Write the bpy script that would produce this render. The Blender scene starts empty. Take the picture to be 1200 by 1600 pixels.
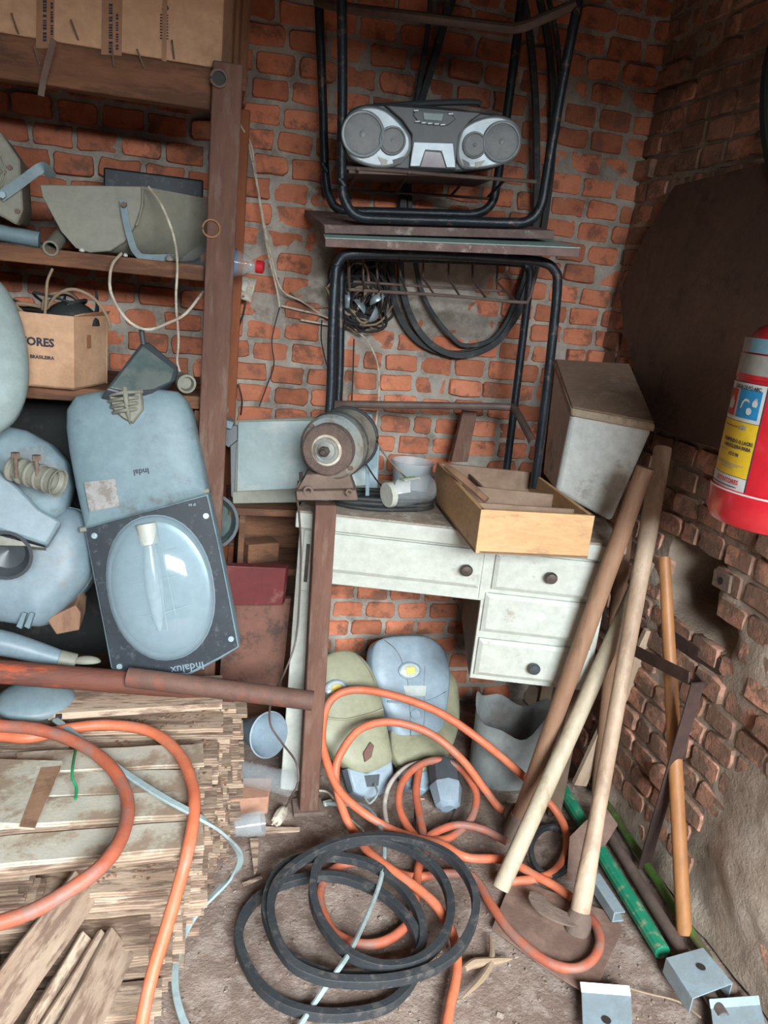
import bpy, math, random
from math import sin, cos, pi, radians
from mathutils import Vector, Matrix, noise
random.seed(7)
C = bpy.context.scene
col = C.collection
# ------------------------------------------------------------------ camera
CAM = Vector((0, 0, 1.32))
YAW, PITCH, ROLL, F = radians(14.2), radians(15.7), radians(6.0), 1230.0
_fw = Vector((sin(YAW)*cos(PITCH), cos(YAW)*cos(PITCH), -sin(PITCH)))
_r0 = Vector((cos(YAW), -sin(YAW), 0)); _u0 = _r0.cross(_fw)
_r = _r0*cos(ROLL) + _u0*sin(ROLL); _u = -_r0*sin(ROLL) + _u0*cos(ROLL)
cd = bpy.data.cameras.new('camera'); cam = bpy.data.objects.new('camera', cd); col.objects.link(cam)
cd.sensor_fit = 'VERTICAL'; cd.sensor_height = 36; cd.lens = F/1600*36
cd.clip_start = 0.02
cam.matrix_world = Matrix((( _r.x, _u.x, -_fw.x, CAM.x), (_r.y, _u.y, -_fw.y, CAM.y), (_r.z, _u.z, -_fw.z, CAM.z), (0, 0, 0, 1)))
C.camera = cam
# ------------------------------------------------------------------ light
w = bpy.data.worlds.new('world'); C.world = w; w.use_nodes = True
w.node_tree.nodes['Background'].inputs[0].default_value = (0.62, 0.80, 1.0, 1)
w.node_tree.nodes['Background'].inputs[1].default_value = 0.14
def area(name, loc, target, sx, sy, energy, color):
    l = bpy.data.lights.new(name, 'AREA'); l.shape = 'RECTANGLE'; l.size = sx; l.size_y = sy
    l.energy = energy; l.color = color
    o = bpy.data.objects.new(name, l); col.objects.link(o); o.location = loc
    o.rotation_euler = (Vector(target)-Vector(loc)).to_track_quat('-Z', 'Y').to_euler()
    return o
area('doorway_daylight', (0.75, -2.6, 3.1), (0.4, 1.9, 0.3), 3.0, 2.6, 2600, (0.86, 0.95, 1.0))
area('room_bounce', (-1.2, 0.2, 2.7), (0.2, 1.8, 0.9), 1.6, 1.0, 2, (1.0, 0.94, 0.86))
vs = C.view_settings
C.display_settings.display_device = 'sRGB'
vs.view_transform = 'Standard'; vs.look = 'None'; vs.gamma = 1.0; vs.use_curve_mapping = False
vs.exposure = -0.42
# ------------------------------------------------------------------ pixel helpers (photo frame 1200x1600)
def ray(x, y): return _r*((x-600)/F) - _u*((y-800)/F) + _fw
def P(x, y, Y): d = ray(x, y); return CAM + d*(Y/d.y)
def G(x, y, z=0.0): d = ray(x, y); return CAM + d*((z-CAM.z)/d.z)
def PX(x, y, X): d = ray(x, y); return CAM + d*(X/d.x)
def frame(o, xp, yp):
    """orthonormal frame, y axis primary; columns x,y,z,origin"""
    o = Vector(o); y = (Vector(yp)-o).normalized(); x = Vector(xp)-o; x = (x-y*x.dot(y)).normalized(); z = x.cross(y)
    return Matrix(((x.x, y.x, z.x, o.x), (x.y, y.y, z.y, o.y), (x.z, y.z, z.z, o.z), (0, 0, 0, 1)))
def L(fr, x, y, z=0.0):
    """pixel -> local (u,v) in the plane z of frame fr"""
    n = fr.col[2].xyz; o = fr.translation + n*z; d = ray(x, y)
    p = CAM + d*((o-CAM).dot(n)/d.dot(n))
    q = fr.inverted() @ p
    return (q.x, q.y)
# ------------------------------------------------------------------ mesh builder
def catmull(pts, n=6, closed=False):
    pts = [Vector(p) for p in pts]; m = len(pts); out = []
    if m < 3 and not closed: return pts
    rng = range(m) if closed else range(m-1)
    for i in rng:
        if closed: a, b, c, d = pts[(i-1) % m], pts[i], pts[(i+1) % m], pts[(i+2) % m]
        else: a, b, c, d = pts[max(i-1, 0)], pts[i], pts[i+1], pts[min(i+2, m-1)]
        for k in range(n):
            t = k/n; t2 = t*t; t3 = t2*t
            out.append(0.5*((2*b) + (c-a)*t + (2*a-5*b+4*c-d)*t2 + (3*b-a-3*c+d)*t3))
    if not closed: out.append(pts[-1])
    return out
class MB:
    def __init__(s): s.v = []; s.f = []; s.c = []; s.m = []; s.mi = 0; s.cv = 0.5
    def add(s, vs_, fs):
        b = len(s.v); s.v += [Vector(p) for p in vs_]
        for f in fs: s.f.append([i+b for i in f]); s.c.append(s.cv); s.m.append(s.mi)
        return s
    def box(s, a, b, M=None, taper=None):
        x0, y0, z0 = a; x1, y1, z1 = b
        v = [Vector(p) for p in ((x0, y0, z0), (x1, y0, z0), (x1, y1, z0), (x0, y1, z0), (x0, y0, z1), (x1, y0, z1), (x1, y1, z1), (x0, y1, z1))]
        if taper:
            cx, cy = (x0+x1)/2, (y0+y1)/2
            for p in v[4:]: p.x = cx+(p.x-cx)*taper; p.y = cy+(p.y-cy)*taper
        if M: v = [M @ p for p in v]
        return s.add(v, [(0, 3, 2, 1), (4, 5, 6, 7), (0, 1, 5, 4), (1, 2, 6, 5), (2, 3, 7, 6), (3, 0, 4, 7)])
    def prism(s, poly, vec):
        poly = [Vector(p) for p in poly]; n = len(poly); vec = Vector(vec)
        return s.add(poly+[p+vec for p in poly], [tuple(range(n))[::-1], tuple(range(n, 2*n))]+[(i, (i+1) % n, n+(i+1) % n, n+i) for i in range(n)])
    def plate(s, uv, z0, z1, M, chamfer=0.0):
        n = len(uv); cx = sum(p[0] for p in uv)/n; cy = sum(p[1] for p in uv)/n
        rings = [(1, z0), (1, z1)]
        if chamfer: 
            sg = 1 if z1 > z0 else -1
            rr = max(math.hypot(p[0]-cx, p[1]-cy) for p in uv); rings = [(1, z0), (1, z1-sg*chamfer), (1-chamfer/rr, z1)]
        v = []
        for k, z in rings: v += [M @ Vector((cx+(p[0]-cx)*k, cy+(p[1]-cy)*k, z)) for p in uv]
        f = [tuple(range(n))[::-1], tuple(range(n*(len(rings)-1), n*len(rings)))]
        for j in range(len(rings)-1): f += [(j*n+i, j*n+(i+1) % n, (j+1)*n+(i+1) % n, (j+1)*n+i) for i in range(n)]
        return s.add(v, f)
    def dome(s, uv, z0, h, M, n=7, pw=1.0, cen=None, base=True):
        k = len(uv); cx, cy = cen or (sum(p[0] for p in uv)/k, sum(p[1] for p in uv)/k)
        v = []; f = []
        for j in range(n):
            t = j/n*pi/2; sc = cos(t)**pw; z = z0+h*sin(t)
            v += [M @ Vector((cx+(p[0]-cx)*sc, cy+(p[1]-cy)*sc, z)) for p in uv]
        v.append(M @ Vector((cx, cy, z0+h)))
        for j in range(n-1): f += [(j*k+i, j*k+(i+1) % k, (j+1)*k+(i+1) % k, (j+1)*k+i) for i in range(k)]
        f += [((n-1)*k+i, (n-1)*k+(i+1) % k, n*k) for i in range(k)]
        if base: f.append(tuple(range(k))[::-1])
        return s.add(v, f)
    def sweep(s, pts, prof, closed=False, up=(0, 0, 1), scale=None, caps=True, twist=None):
        pts = [Vector(p) for p in pts]; m = len(pts); k = len(prof); up = Vector(up); v = []; last = None
        for i, p in enumerate(pts):
            a = pts[(i-1) % m] if (closed or i > 0) else p; b = pts[(i+1) % m] if (closed or i < m-1) else p
            t = (b-a).normalized() if (b-a).length > 1e-9 else Vector((0, 0, 1))
            x = t.cross(up)
            if x.length < 0.15: x = last - t*last.dot(t) if last else t.cross(Vector((0.3, 1, 0.1)))
            x.normalize()
            if last is not None and x.dot(last) < 0 and not closed: x = -x
            last = x; y = x.cross(t); sc = scale[i] if scale else 1
            if twist: 
                ang = twist[i]; x, y = x*cos(ang)+y*sin(ang), -x*sin(ang)+y*cos(ang)
            v += [p + (x*q[0]+y*q[1])*sc for q in prof]
        f = []
        for i in range(m if closed else m-1):
            j = (i+1) % m
            f += [(i*k+q, i*k+(q+1) % k, j*k+(q+1) % k, j*k+q) for q in range(k)]
        if not closed and caps: f += [tuple(range(k)), tuple(range((m-1)*k, m*k))[::-1]]
        return s.add(v, f)
    def tube(s, pts, r, n=10, smooth=5, closed=False, scale=None, wob=0.0):
        p = catmull(pts, smooth, closed) if smooth else [Vector(q) for q in pts]
        if scale and len(scale) != len(p):
            q = []; 
            for i in range(len(p)):
                t = i/(len(p)-1)*(len(scale)-1); a = int(t); b = min(a+1, len(scale)-1); q.append(scale[a]+(scale[b]-scale[a])*(t-a))
            scale = q
        if wob: scale = [(scale[i] if scale else 1)*(1+wob*noise.noise(p[i]*40)) for i in range(len(p))]
        return s.sweep(p, [(r*cos(2*pi*i/n), r*sin(2*pi*i/n)) for i in range(n)], closed, scale=scale)
    def cyl(s, a, b, r, r2=None, n=20, cap=True):
        a = Vector(a); b = Vector(b); r2 = r if r2 is None else r2; t = (b-a).normalized()
        x = t.orthogonal().normalized(); y = t.cross(x); v = []
        for p, q in ((a, r), (b, r2)): v += [p+(x*cos(2*pi*i/n)+y*sin(2*pi*i/n))*q for i in range(n)]
        f = [(i, (i+1) % n, n+(i+1) % n, n+i) for i in range(n)]
        if cap: f += [tuple(range(n))[::-1], tuple(range(n, 2*n))]
        return s.add(v, f)
    def lathe(s, prof, M, n=28, cap=True):
        """prof: list of (r, h) about local z"""
        v = []; m = len(prof)
        for r, h_ in prof: v += [M @ Vector((r*cos(2*pi*i/n), r*sin(2*pi*i/n), h_)) for i in range(n)]
        f = []
        for j in range(m-1): f += [(j*n+i, j*n+(i+1) % n, (j+1)*n+(i+1) % n, (j+1)*n+i) for i in range(n)]
        if cap: f += [tuple(range(n))[::-1], tuple(range((m-1)*n, m*n))]
        return s.add(v, f)
    def mesh(s, name, M=None, smooth=35):
        me = bpy.data.meshes.new(name); inv = M.inverted() if M else None
        me.from_pydata([tuple(inv @ p) if inv else tuple(p) for p in s.v], [], s.f)
        ca = me.attributes.new('tint', 'FLOAT', 'FACE'); ca.data.foreach_set('value', s.c)
        me.polygons.foreach_set('material_index', s.m)
        import bmesh
        bm = bmesh.new(); bm.from_mesh(me); bmesh.ops.recalc_face_normals(bm, faces=bm.faces); bm.to_mesh(me); bm.free()
        if smooth:
            me.shade_smooth(); me.set_sharp_from_angle(angle=radians(smooth))
        me.update(); return me
def tag(o, label, cat, group=None, kind=None):
    if label: o['label'] = label
    if cat: o['category'] = cat
    if group: o['group'] = group
    if kind: o['kind'] = kind
    return o
def thing(name, loc, label, cat, group=None):
    o = bpy.data.objects.new(name, None); col.objects.link(o); o.location = loc; o.empty_display_size = 0.03
    o.matrix_world = Matrix.Translation(Vector(loc))
    return tag(o, label, cat, group)
def root_of(o):
    M = Matrix.Translation(o.location)
    while o.parent: o = o.parent; M = Matrix.Translation(o.location) @ M
    return M
def part(name, mb, mats, parent, bevel=0, smooth=35, label=None, seg=2):
    """mesh given in world coordinates, linked under parent"""
    M = root_of(parent)
    me = mb.mesh(name, M, smooth); o = bpy.data.objects.new(name, me); col.objects.link(o); o.parent = parent
    for m in (mats if isinstance(mats, (list, tuple)) else [mats]): me.materials.append(m)
    if bevel: bev(o, bevel, seg)
    if label: o['label'] = label
    return o
def solo(name, mb, mats, label, cat, group=None, kind=None, bevel=0, smooth=35, seg=2):
    """a thing that is one mesh"""
    xs = [p.x for p in mb.v]; ys = [p.y for p in mb.v]; zs = [p.z for p in mb.v]
    loc = Vector(((min(xs)+max(xs))/2, (min(ys)+max(ys))/2, min(zs))); M = Matrix.Translation(loc)
    me = mb.mesh(name, M, smooth); o = bpy.data.objects.new(name, me); col.objects.link(o); o.location = loc
    for m in (mats if isinstance(mats, (list, tuple)) else [mats]): me.materials.append(m)
    if bevel: bev(o, bevel, seg)
    return tag(o, label, cat, group, kind)
def struct(name, mb, mats, smooth=35, bevel=0):
    return solo(name, mb, mats, None, None, kind='structure', smooth=smooth, bevel=bevel)
def bev(o, wd, seg=2):
    m = o.modifiers.new('bevel', 'BEVEL'); m.width = wd; m.segments = seg; m.limit_method = 'ANGLE'; m.angle_limit = radians(40)
    m.harden_normals = False
def text_mb(mb, s, size, M, align='CENTER', bold=0.0, wrap=None, extrude=0.0003, sx=1.0):
    """lettering as geometry; wrap=(radius) bends x around a cylinder whose axis is local y"""
    cu = bpy.data.curves.new('t', 'FONT'); cu.body = s; cu.size = size; cu.align_x = align; cu.offset = bold; cu.resolution_u = 2
    ob = bpy.data.objects.new('t', cu); col.objects.link(ob)
    dg = bpy.context.evaluated_depsgraph_get(); me = bpy.data.meshes.new_from_object(ob.evaluated_get(dg))
    v = []
    for q in me.vertices:
        x, y = q.co.x*sx, q.co.y
        v.append(M @ (Vector((wrap*sin(x/wrap), y, wrap*cos(x/wrap))) if wrap else Vector((x, y, 0))))
    mb.add(v, [tuple(p.vertices) for p in me.polygons])
    bpy.data.objects.remove(ob); bpy.data.curves.remove(cu); bpy.data.meshes.remove(me)
# ------------------------------------------------------------------ materials
def lin(c):
    c = [x/255 for x in c]; return tuple(((x+0.055)/1.055)**2.4 if x > 0.04045 else x/12.92 for x in c)+(1,)
def mat(name, c, rough=0.6, metal=0.0, c2=None, vs_=8, va=0.5, dirt=None, ds=6, da=0.5, dth=0.5, bump=0.0, bs=60, stretch=None, tint=0, orand=0, trans=0, alpha=None, ior=1.45, spec=0.5, coat=0):
    m = bpy.data.materials.new(name); m.use_nodes = True; nt = m.node_tree; N = nt.nodes; K = nt.links
    b = N['Principled BSDF']; b.inputs['Roughness'].default_value = rough; b.inputs['Metallic'].default_value = metal
    b.inputs['IOR'].default_value = ior; b.inputs['Specular IOR Level'].default_value = spec
    if trans: b.inputs['Transmission Weight'].default_value = trans
    if alpha is not None: b.inputs['Alpha'].default_value = alpha
    if coat: b.inputs['Coat Weight'].default_value = coat
    tc = N.new('ShaderNodeTexCoord'); src = tc.outputs['Object']
    if orand:
        oi = N.new('ShaderNodeObjectInfo'); ad = N.new('ShaderNodeVectorMath'); ad.operation = 'ADD'
        ml = N.new('ShaderNodeMath'); ml.operation = 'MULTIPLY'; ml.inputs[1].default_value = 37
        K.new(oi.outputs['Random'], ml.inputs[0]); K.new(src, ad.inputs[0]); K.new(ml.outputs[0], ad.inputs[1]); src = ad.outputs[0]
    if stretch:
        mp = N.new('ShaderNodeMapping'); mp.inputs['Scale'].default_value = stretch; K.new(src, mp.inputs[0]); src = mp.outputs[0]
    def nz(scale, det=5, ro=0.6):
        n = N.new('ShaderNodeTexNoise'); n.inputs['Scale'].default_value = scale; n.inputs['Detail'].default_value = det
        n.inputs['Roughness'].default_value = ro; K.new(src, n.inputs['Vector']); return n.outputs['Fac']
    def ramp(s, a, bb, inv=False):
        r = N.new('ShaderNodeMapRange'); r.inputs[1].default_value = a; r.inputs[2].default_value = bb
        K.new(s, r.inputs[0]); return r.outputs[0]
    def mix(f, a, bb, mode='MIX'):
        x = N.new('ShaderNodeMix'); x.data_type = 'RGBA'; x.blend_type = mode
        if isinstance(f, float): x.inputs[0].default_value = f
        else: K.new(f, x.inputs[0])
        for s_, i in ((a, 6), (bb, 7)):
            if isinstance(s_, tuple): x.inputs[i].default_value = s_
            else: K.new(s_, x.inputs[i])
        return x.outputs[2]
    def mul(s, k):
        x = N.new('ShaderNodeMath'); x.operation = 'MULTIPLY'; K.new(s, x.inputs[0]); x.inputs[1].default_value = k; return x.outputs[0]
    cur = lin(c)
    if c2: cur = mix(ramp(nz(vs_), 0.35, 0.65) if va >= 1 else mul(ramp(nz(vs_), 0.35, 0.65), va), cur, lin(c2))
    if tint:
        at = N.new('ShaderNodeAttribute'); at.attribute_name = 'tint'
        hs = N.new('ShaderNodeHueSaturation'); mr = N.new('ShaderNodeMapRange'); mr.inputs[3].default_value = 1-tint; mr.inputs[4].default_value = 1+tint
        K.new(at.outputs['Fac'], mr.inputs[0]); K.new(mr.outputs[0], hs.inputs['Value'])
        if isinstance(cur, tuple): hs.inputs['Color'].default_value = cur
        else: K.new(cur, hs.inputs['Color'])
        cur = hs.outputs[0]
    if orand:
        hs = N.new('ShaderNodeHueSaturation'); mr = N.new('ShaderNodeMapRange'); mr.inputs[3].default_value = 1-orand; mr.inputs[4].default_value = 1+orand
        K.new(oi.outputs['Random'], mr.inputs[0]); K.new(mr.outputs[0], hs.inputs['Value'])
        if isinstance(cur, tuple): hs.inputs['Color'].default_value = cur
        else: K.new(cur, hs.inputs['Color'])
        cur = hs.outputs[0]
    if not trans and alpha is None and metal < 0.8:
        hv = N.new('ShaderNodeHueSaturation'); mr = N.new('ShaderNodeMapRange'); mr.inputs[1].default_value = 0.3; mr.inputs[2].default_value = 0.7
        mr.inputs[3].default_value = 0.84; mr.inputs[4].default_value = 1.12; K.new(nz(38, 7, 0.7), mr.inputs[0]); K.new(mr.outputs[0], hv.inputs['Value'])
        if isinstance(cur, tuple): hv.inputs['Color'].default_value = cur
        else: K.new(cur, hv.inputs['Color'])
        cur = hv.outputs[0]
    if dirt: cur = mix(mul(ramp(nz(ds, 8, 0.7), dth-0.045, dth+0.05), da), cur, lin(dirt))
    if isinstance(cur, tuple): b.inputs['Base Color'].default_value = cur
    else: K.new(cur, b.inputs['Base Color'])
    if bump:
        bp = N.new('ShaderNodeBump'); bp.inputs['Strength'].default_value = min(bump, 1); bp.inputs['Distance'].default_value = 0.004
        K.new(nz(bs, 6, 0.65), bp.inputs['Height']); K.new(bp.outputs[0], b.inputs['Normal'])
    return m
M_brick = mat('fired_brick', (206, 132, 102), 0.9, c2=(186, 108, 78), vs_=7, va=0.9, tint=0.26, dirt=(126, 92, 78), ds=14, da=0.8, dth=0.56, bump=1, bs=90, spec=0.2)
M_brick2 = mat('worn_brick', (200, 144, 120), 0.92, c2=(184, 142, 120), vs_=6, va=0.9, tint=0.3, dirt=(118, 98, 84), ds=10, da=0.8, dth=0.48, bump=1, bs=80, spec=0.2)
M_mortar = mat('lime_mortar', (184, 174, 162), 0.95, c2=(150, 140, 130), vs_=9, va=0.9, dirt=(112, 98, 86), ds=7, da=0.6, dth=0.56, bump=1, bs=120, spec=0.2)
M_mortar2 = mat('earthy_mortar', (172, 154, 138), 0.95, c2=(146, 126, 110), vs_=9, va=0.9, dirt=(176, 164, 150), ds=4, da=0.5, dth=0.55, bump=1, bs=110, spec=0.2)
M_dirt = mat('dirt_floor', (146, 126, 114), 0.95, c2=(116, 96, 86), vs_=5, va=0.9, dirt=(172, 156, 144), ds=22, da=0.55, dth=0.52, bump=1, bs=130, spec=0.2)
M_plaster = mat('old_plaster', (120, 108, 98), 0.95, c2=(92, 78, 68), vs_=6, va=0.9, bump=1, bs=50)
M_ply = mat('stained_board', (98, 72, 58), 0.8, c2=(82, 60, 50), vs_=5, va=0.9, dirt=(60, 42, 34), ds=9, da=0.6, dth=0.58, bump=0.3, bs=60)
M_rustwood = mat('reddish_weathered_wood', (116, 82, 68), 0.75, c2=(92, 62, 50), vs_=7, va=0.9, dirt=(128, 106, 92), ds=12, da=0.5, dth=0.56, bump=0.5, bs=70, stretch=(3, 3, 0.6))
M_orangewood = mat('orange_brown_wood', (150, 84, 46), 0.7, c2=(118, 62, 34), vs_=8, va=0.8, bump=0.3, stretch=(3, 3, 0.5))
M_beam = mat('brown_timber', (134, 92, 66), 0.85, c2=(104, 70, 50), vs_=6, va=0.9, dirt=(70, 48, 38), ds=8, da=0.6, dth=0.52, bump=0.6, bs=60, stretch=(0.6, 3, 3))
M_card = mat('cardboard', (206, 164, 130), 0.85, c2=(190, 148, 116), vs_=4, va=0.8, dirt=(132, 98, 70), ds=5, da=0.4, dth=0.58, bump=0.1, bs=90)
M_tape = mat('brown_tape', (158, 112, 78), 0.5)
M_ink = mat('dark_ink', (52, 54, 66), 0.8)
M_lampgrey = mat('painted_lamp_metal', (122, 142, 148), 0.5, c2=(110, 130, 138), vs_=4, va=0.7, dirt=(96, 92, 88), ds=9, da=0.6, dth=0.585, bump=0.08, bs=80)
M_lampgrey2 = mat('pale_lamp_casing', (122, 138, 146), 0.45, c2=(110, 126, 134), vs_=3, va=0.7, dirt=(120, 112, 106), ds=7, da=0.5, dth=0.63, bump=0.05)
M_lampwarm = mat('greenish_grey_enamel', (138, 136, 122), 0.55, c2=(124, 122, 110), vs_=5, va=0.7, dirt=(96, 88, 78), ds=8, da=0.5, dth=0.6)
M_black = mat('black_frame', (26, 32, 40), 0.5, c2=(36, 44, 52), vs_=20, va=0.8, dirt=(96, 100, 104), ds=60, da=0.4, dth=0.6)
M_glassbulb = mat('frosted_bowl', (166, 188, 196), 0.10, alpha=0.44, spec=0.9, coat=0.5)
M_bulb = mat('lamp_bulb', (168, 182, 186), 0.2, spec=0.7)
M_reflector = mat('reflector', (132, 150, 158), 0.34, 0.5)
M_white = mat('worn_white_paint', (192, 194, 184), 0.5, c2=(180, 180, 168), vs_=4, va=0.7, dirt=(140, 124, 106), ds=13, da=0.6, dth=0.64, bump=0.12, bs=50)
M_desktop = mat('dusty_worn_desktop', (176, 158, 142), 0.8, c2=(150, 130, 114), vs_=12, va=0.9, dirt=(212, 206, 194), ds=26, da=0.6, dth=0.56, bump=0.5, bs=100)
M_deskwood = mat('bare_brown_panel', (120, 100, 80), 0.8, c2=(100, 82, 66), vs_=8, va=0.9, bump=0.3)
M_knob = mat('tarnished_knob', (94, 82, 76), 0.5, 0.4, dirt=(60, 52, 48), ds=40)
M_tubeblack = mat('chipped_black_steel', (38, 43, 48), 0.35, 0.3, c2=(52, 60, 68), vs_=20, dirt=(128, 100, 86), ds=30, da=0.75, dth=0.62, bump=0.3, bs=120)
M_tubegrey = mat('dusty_brown_steel', (112, 94, 86), 0.6, 0.2, c2=(88, 74, 68), vs_=15, va=0.8, bump=0.3)
M_tabgreen = mat('pale_green_laminate', (168, 204, 194), 0.4, dirt=(110, 100, 90), ds=12, da=0.4, dth=0.6)
M_tabedge = mat('worn_table_edge', (132, 108, 102), 0.8, c2=(100, 82, 78), vs_=20, va=0.9, dirt=(180, 168, 160), ds=30, da=0.6, dth=0.6, bump=0.5)
M_silver = mat('silver_plastic', (168, 178, 182), 0.38, 0.25, c2=(156, 166, 170), vs_=10)
M_dgrey = mat('dark_grey_plastic', (66, 70, 74), 0.4)
M_grille = mat('speaker_mesh', (164, 170, 172), 0.55, 0.3, bump=0.6, bs=400)
M_screen = mat('display_glass', (120, 104, 112), 0.15)
M_rubber = mat('black_rubber', (54, 56, 58), 0.6, c2=(44, 48, 52), vs_=12, va=0.8, dirt=(104, 96, 90), ds=30, da=0.45, dth=0.58, bump=0.4, bs=150)
M_rubber2 = mat('dark_hanging_rubber', (50, 52, 52), 0.65, c2=(38, 40, 40), vs_=10, va=0.8, dirt=(96, 86, 76), ds=15, da=0.4, dth=0.6)
M_hose = mat('orange_hose', (208, 116, 82), 0.5, c2=(192, 98, 66), vs_=8, va=0.8, dirt=(170, 116, 96), ds=14, da=0.7, dth=0.56, bump=0.2, bs=120)
M_hosedirty = mat('dirty_orange_hose', (190, 100, 70), 0.55, c2=(158, 86, 66), vs_=9, va=0.9, dirt=(136, 108, 98), ds=12, da=0.75, dth=0.54, bump=0.25, bs=100)
M_hosegrey = mat('whitish_hose', (182, 174, 166), 0.55, dirt=(140, 120, 106), ds=15, da=0.6, dth=0.5)
M_greycable = mat('grey_flat_cable', (150, 164, 164), 0.45, dirt=(112, 108, 96), ds=10, da=0.5, dth=0.56)
M_wire = mat('off_white_wire', (206, 196, 178), 0.6, dirt=(130, 112, 94), ds=20, da=0.6)
M_wired = mat('dark_wire', (48, 42, 42), 0.6)
M_rust = mat('rusty_red_steel', (122, 72, 58), 0.7, 0.15, c2=(98, 64, 54), vs_=6, va=0.9, dirt=(186, 84, 50), ds=16, da=0.8, dth=0.6, bump=0.5, bs=90, stretch=(0.5, 2, 2))
M_rust2 = mat('brown_steel_pipe', (118, 86, 74), 0.7, 0.15, c2=(98, 72, 62), vs_=8, va=0.9, dirt=(150, 74, 52), ds=20, da=0.5, dth=0.6, bump=0.5)
M_board = mat('parquet_board', (184, 162, 140), 0.85, c2=(152, 124, 104), vs_=6, va=0.9, orand=0.22, dirt=(112, 88, 74), ds=14, da=0.85, dth=0.52, bump=0.5, bs=60, stretch=(0.6, 3, 3))
M_boardp = mat('painted_board_face', (188, 182, 168), 0.7, c2=(172, 158, 136), vs_=9, va=0.9, dirt=(138, 112, 92), ds=10, da=0.75, dth=0.53, bump=0.4, bs=60)
M_grinder = mat('dusty_teal_metal', (138, 146, 144), 0.6, 0.2, c2=(146, 130, 112), vs_=6, va=0.9, dirt=(110, 94, 82), ds=18, da=0.7, dth=0.52, bump=0.4)
M_wheel = mat('abrasive_wheel', (118, 98, 90), 0.95, c2=(98, 82, 76), vs_=60, va=0.9, bump=1, bs=260)
M_dust = mat('dusty_iron', (128, 108, 96), 0.85, 0.1, c2=(104, 86, 76), vs_=12, va=0.9, bump=0.8, bs=90)
M_tray = mat('yellow_pine_tray', (206, 164, 118), 0.7, c2=(190, 148, 104), vs_=5, va=0.8, dirt=(150, 112, 82), ds=14, da=0.5, dth=0.62, bump=0.2, stretch=(1, 1, 3))
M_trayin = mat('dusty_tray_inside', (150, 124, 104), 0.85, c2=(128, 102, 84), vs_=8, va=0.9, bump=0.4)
M_foam = mat('dirty_foam', (226, 228, 222), 0.85, c2=(212, 212, 204), vs_=5, va=0.8, dirt=(150, 138, 122), ds=8, da=0.6, dth=0.60, bump=0.3, bs=160)
M_foamlid = mat('dusty_foam_lid', (150, 124, 104), 0.9, c2=(128, 104, 88), vs_=5, va=0.9, dirt=(176, 156, 138), ds=9, da=0.5, dth=0.58, bump=0.4, bs=120)
M_foamedge = mat('lid_rim', (194, 174, 150), 0.85, dirt=(150, 124, 102), ds=12, da=0.6)
M_pole = mat('cream_painted_handle', (186, 172, 148), 0.6, c2=(166, 146, 122), vs_=4, va=0.9, dirt=(140, 116, 94), ds=9, da=0.6, dth=0.58, bump=0.2, stretch=(2, 2, 0.5))
M_polebrown = mat('brown_wood_handle', (158, 122, 96), 0.65, c2=(134, 98, 76), vs_=5, va=0.9, dirt=(96, 72, 58), ds=8, da=0.5, dth=0.56, bump=0.3, stretch=(2, 2, 0.5))
M_polepale = mat('worn_pale_handle', (196, 172, 148), 0.55, c2=(164, 136, 112), vs_=3, va=0.9, dirt=(128, 100, 82), ds=7, da=0.5, dth=0.58, bump=0.25, stretch=(2, 2, 0.5))
M_bamboo = mat('tan_cane', (168, 116, 72), 0.5, c2=(140, 92, 56), vs_=4, va=0.9, stretch=(2, 2, 0.4))
M_darksteel = mat('dark_angle_steel', (70, 54, 50), 0.7, 0.2, c2=(92, 70, 64), vs_=8, va=0.9, bump=0.5)
M_green = mat('green_ribbed_plastic', (32, 128, 96), 0.45, dirt=(150, 146, 120), ds=40, da=0.7, dth=0.57)
M_green2 = mat('bright_green_pipe', (86, 128, 56), 0.5, dirt=(90, 74, 60), ds=10, da=0.8, dth=0.5)
M_galv = mat('galvanised_steel', (160, 178, 186), 0.35, 0.35, c2=(170, 190, 200), vs_=14, va=0.8, dirt=(140, 136, 130), ds=20, da=0.3)
M_plate = mat('dusty_sheet_metal', (140, 112, 98), 0.85, 0.1, c2=(122, 96, 84), vs_=6, va=0.9, dirt=(100, 76, 66), ds=11, da=0.5, bump=0.5)
M_red = mat('extinguisher_red', (196, 36, 46), 0.3, coat=0.3, dirt=(190, 80, 80), ds=30, da=0.2, dth=0.62)
M_lab_w = mat('white_sticker', (206, 204, 200), 0.5)
M_lab_g = mat('grey_sticker', (160, 156, 148), 0.5, c2=(140, 136, 130), vs_=30)
M_lab_y = mat('yellow_sticker', (228, 186, 44), 0.5)
M_lab_b = mat('blue_sticker', (40, 134, 184), 0.5)
M_lab_r = mat('red_ink', (200, 50, 50), 0.5)
M_lab_gr = mat('green_ink', (60, 130, 84), 0.5)
M_ledgreen = mat('yellowed_lamp_plastic', (150, 148, 122), 0.5, c2=(138, 134, 108), vs_=4, va=0.8, dirt=(120, 108, 86), ds=14, da=0.5, dth=0.62)
M_ledgrey = mat('light_blue_grey_casing', (142, 156, 166), 0.45, c2=(130, 144, 154), vs_=4, va=0.8, dirt=(110, 108, 104), ds=14, da=0.4, dth=0.64)
M_led = mat('led_chip', (232, 200, 110), 0.4)
M_lens = mat('clear_lens', (200, 206, 200), 0.15, 0.2)
M_bin = mat('scuffed_grey_metal', (156, 160, 158), 0.55, 0.3, c2=(138, 140, 138), vs_=4, va=0.9, dirt=(112, 92, 82), ds=6, da=0.5, dth=0.58)
M_clear = mat('clear_plastic', (200, 206, 208), 0.10, alpha=0.16, spec=0.9)
M_frost = mat('cloudy_plastic', (196, 202, 204), 0.4, alpha=0.5)
M_bluelab = mat('blue_bottle_label', (40, 120, 180), 0.5)
M_redcap = mat('red_cap', (206, 42, 52), 0.4)
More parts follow.
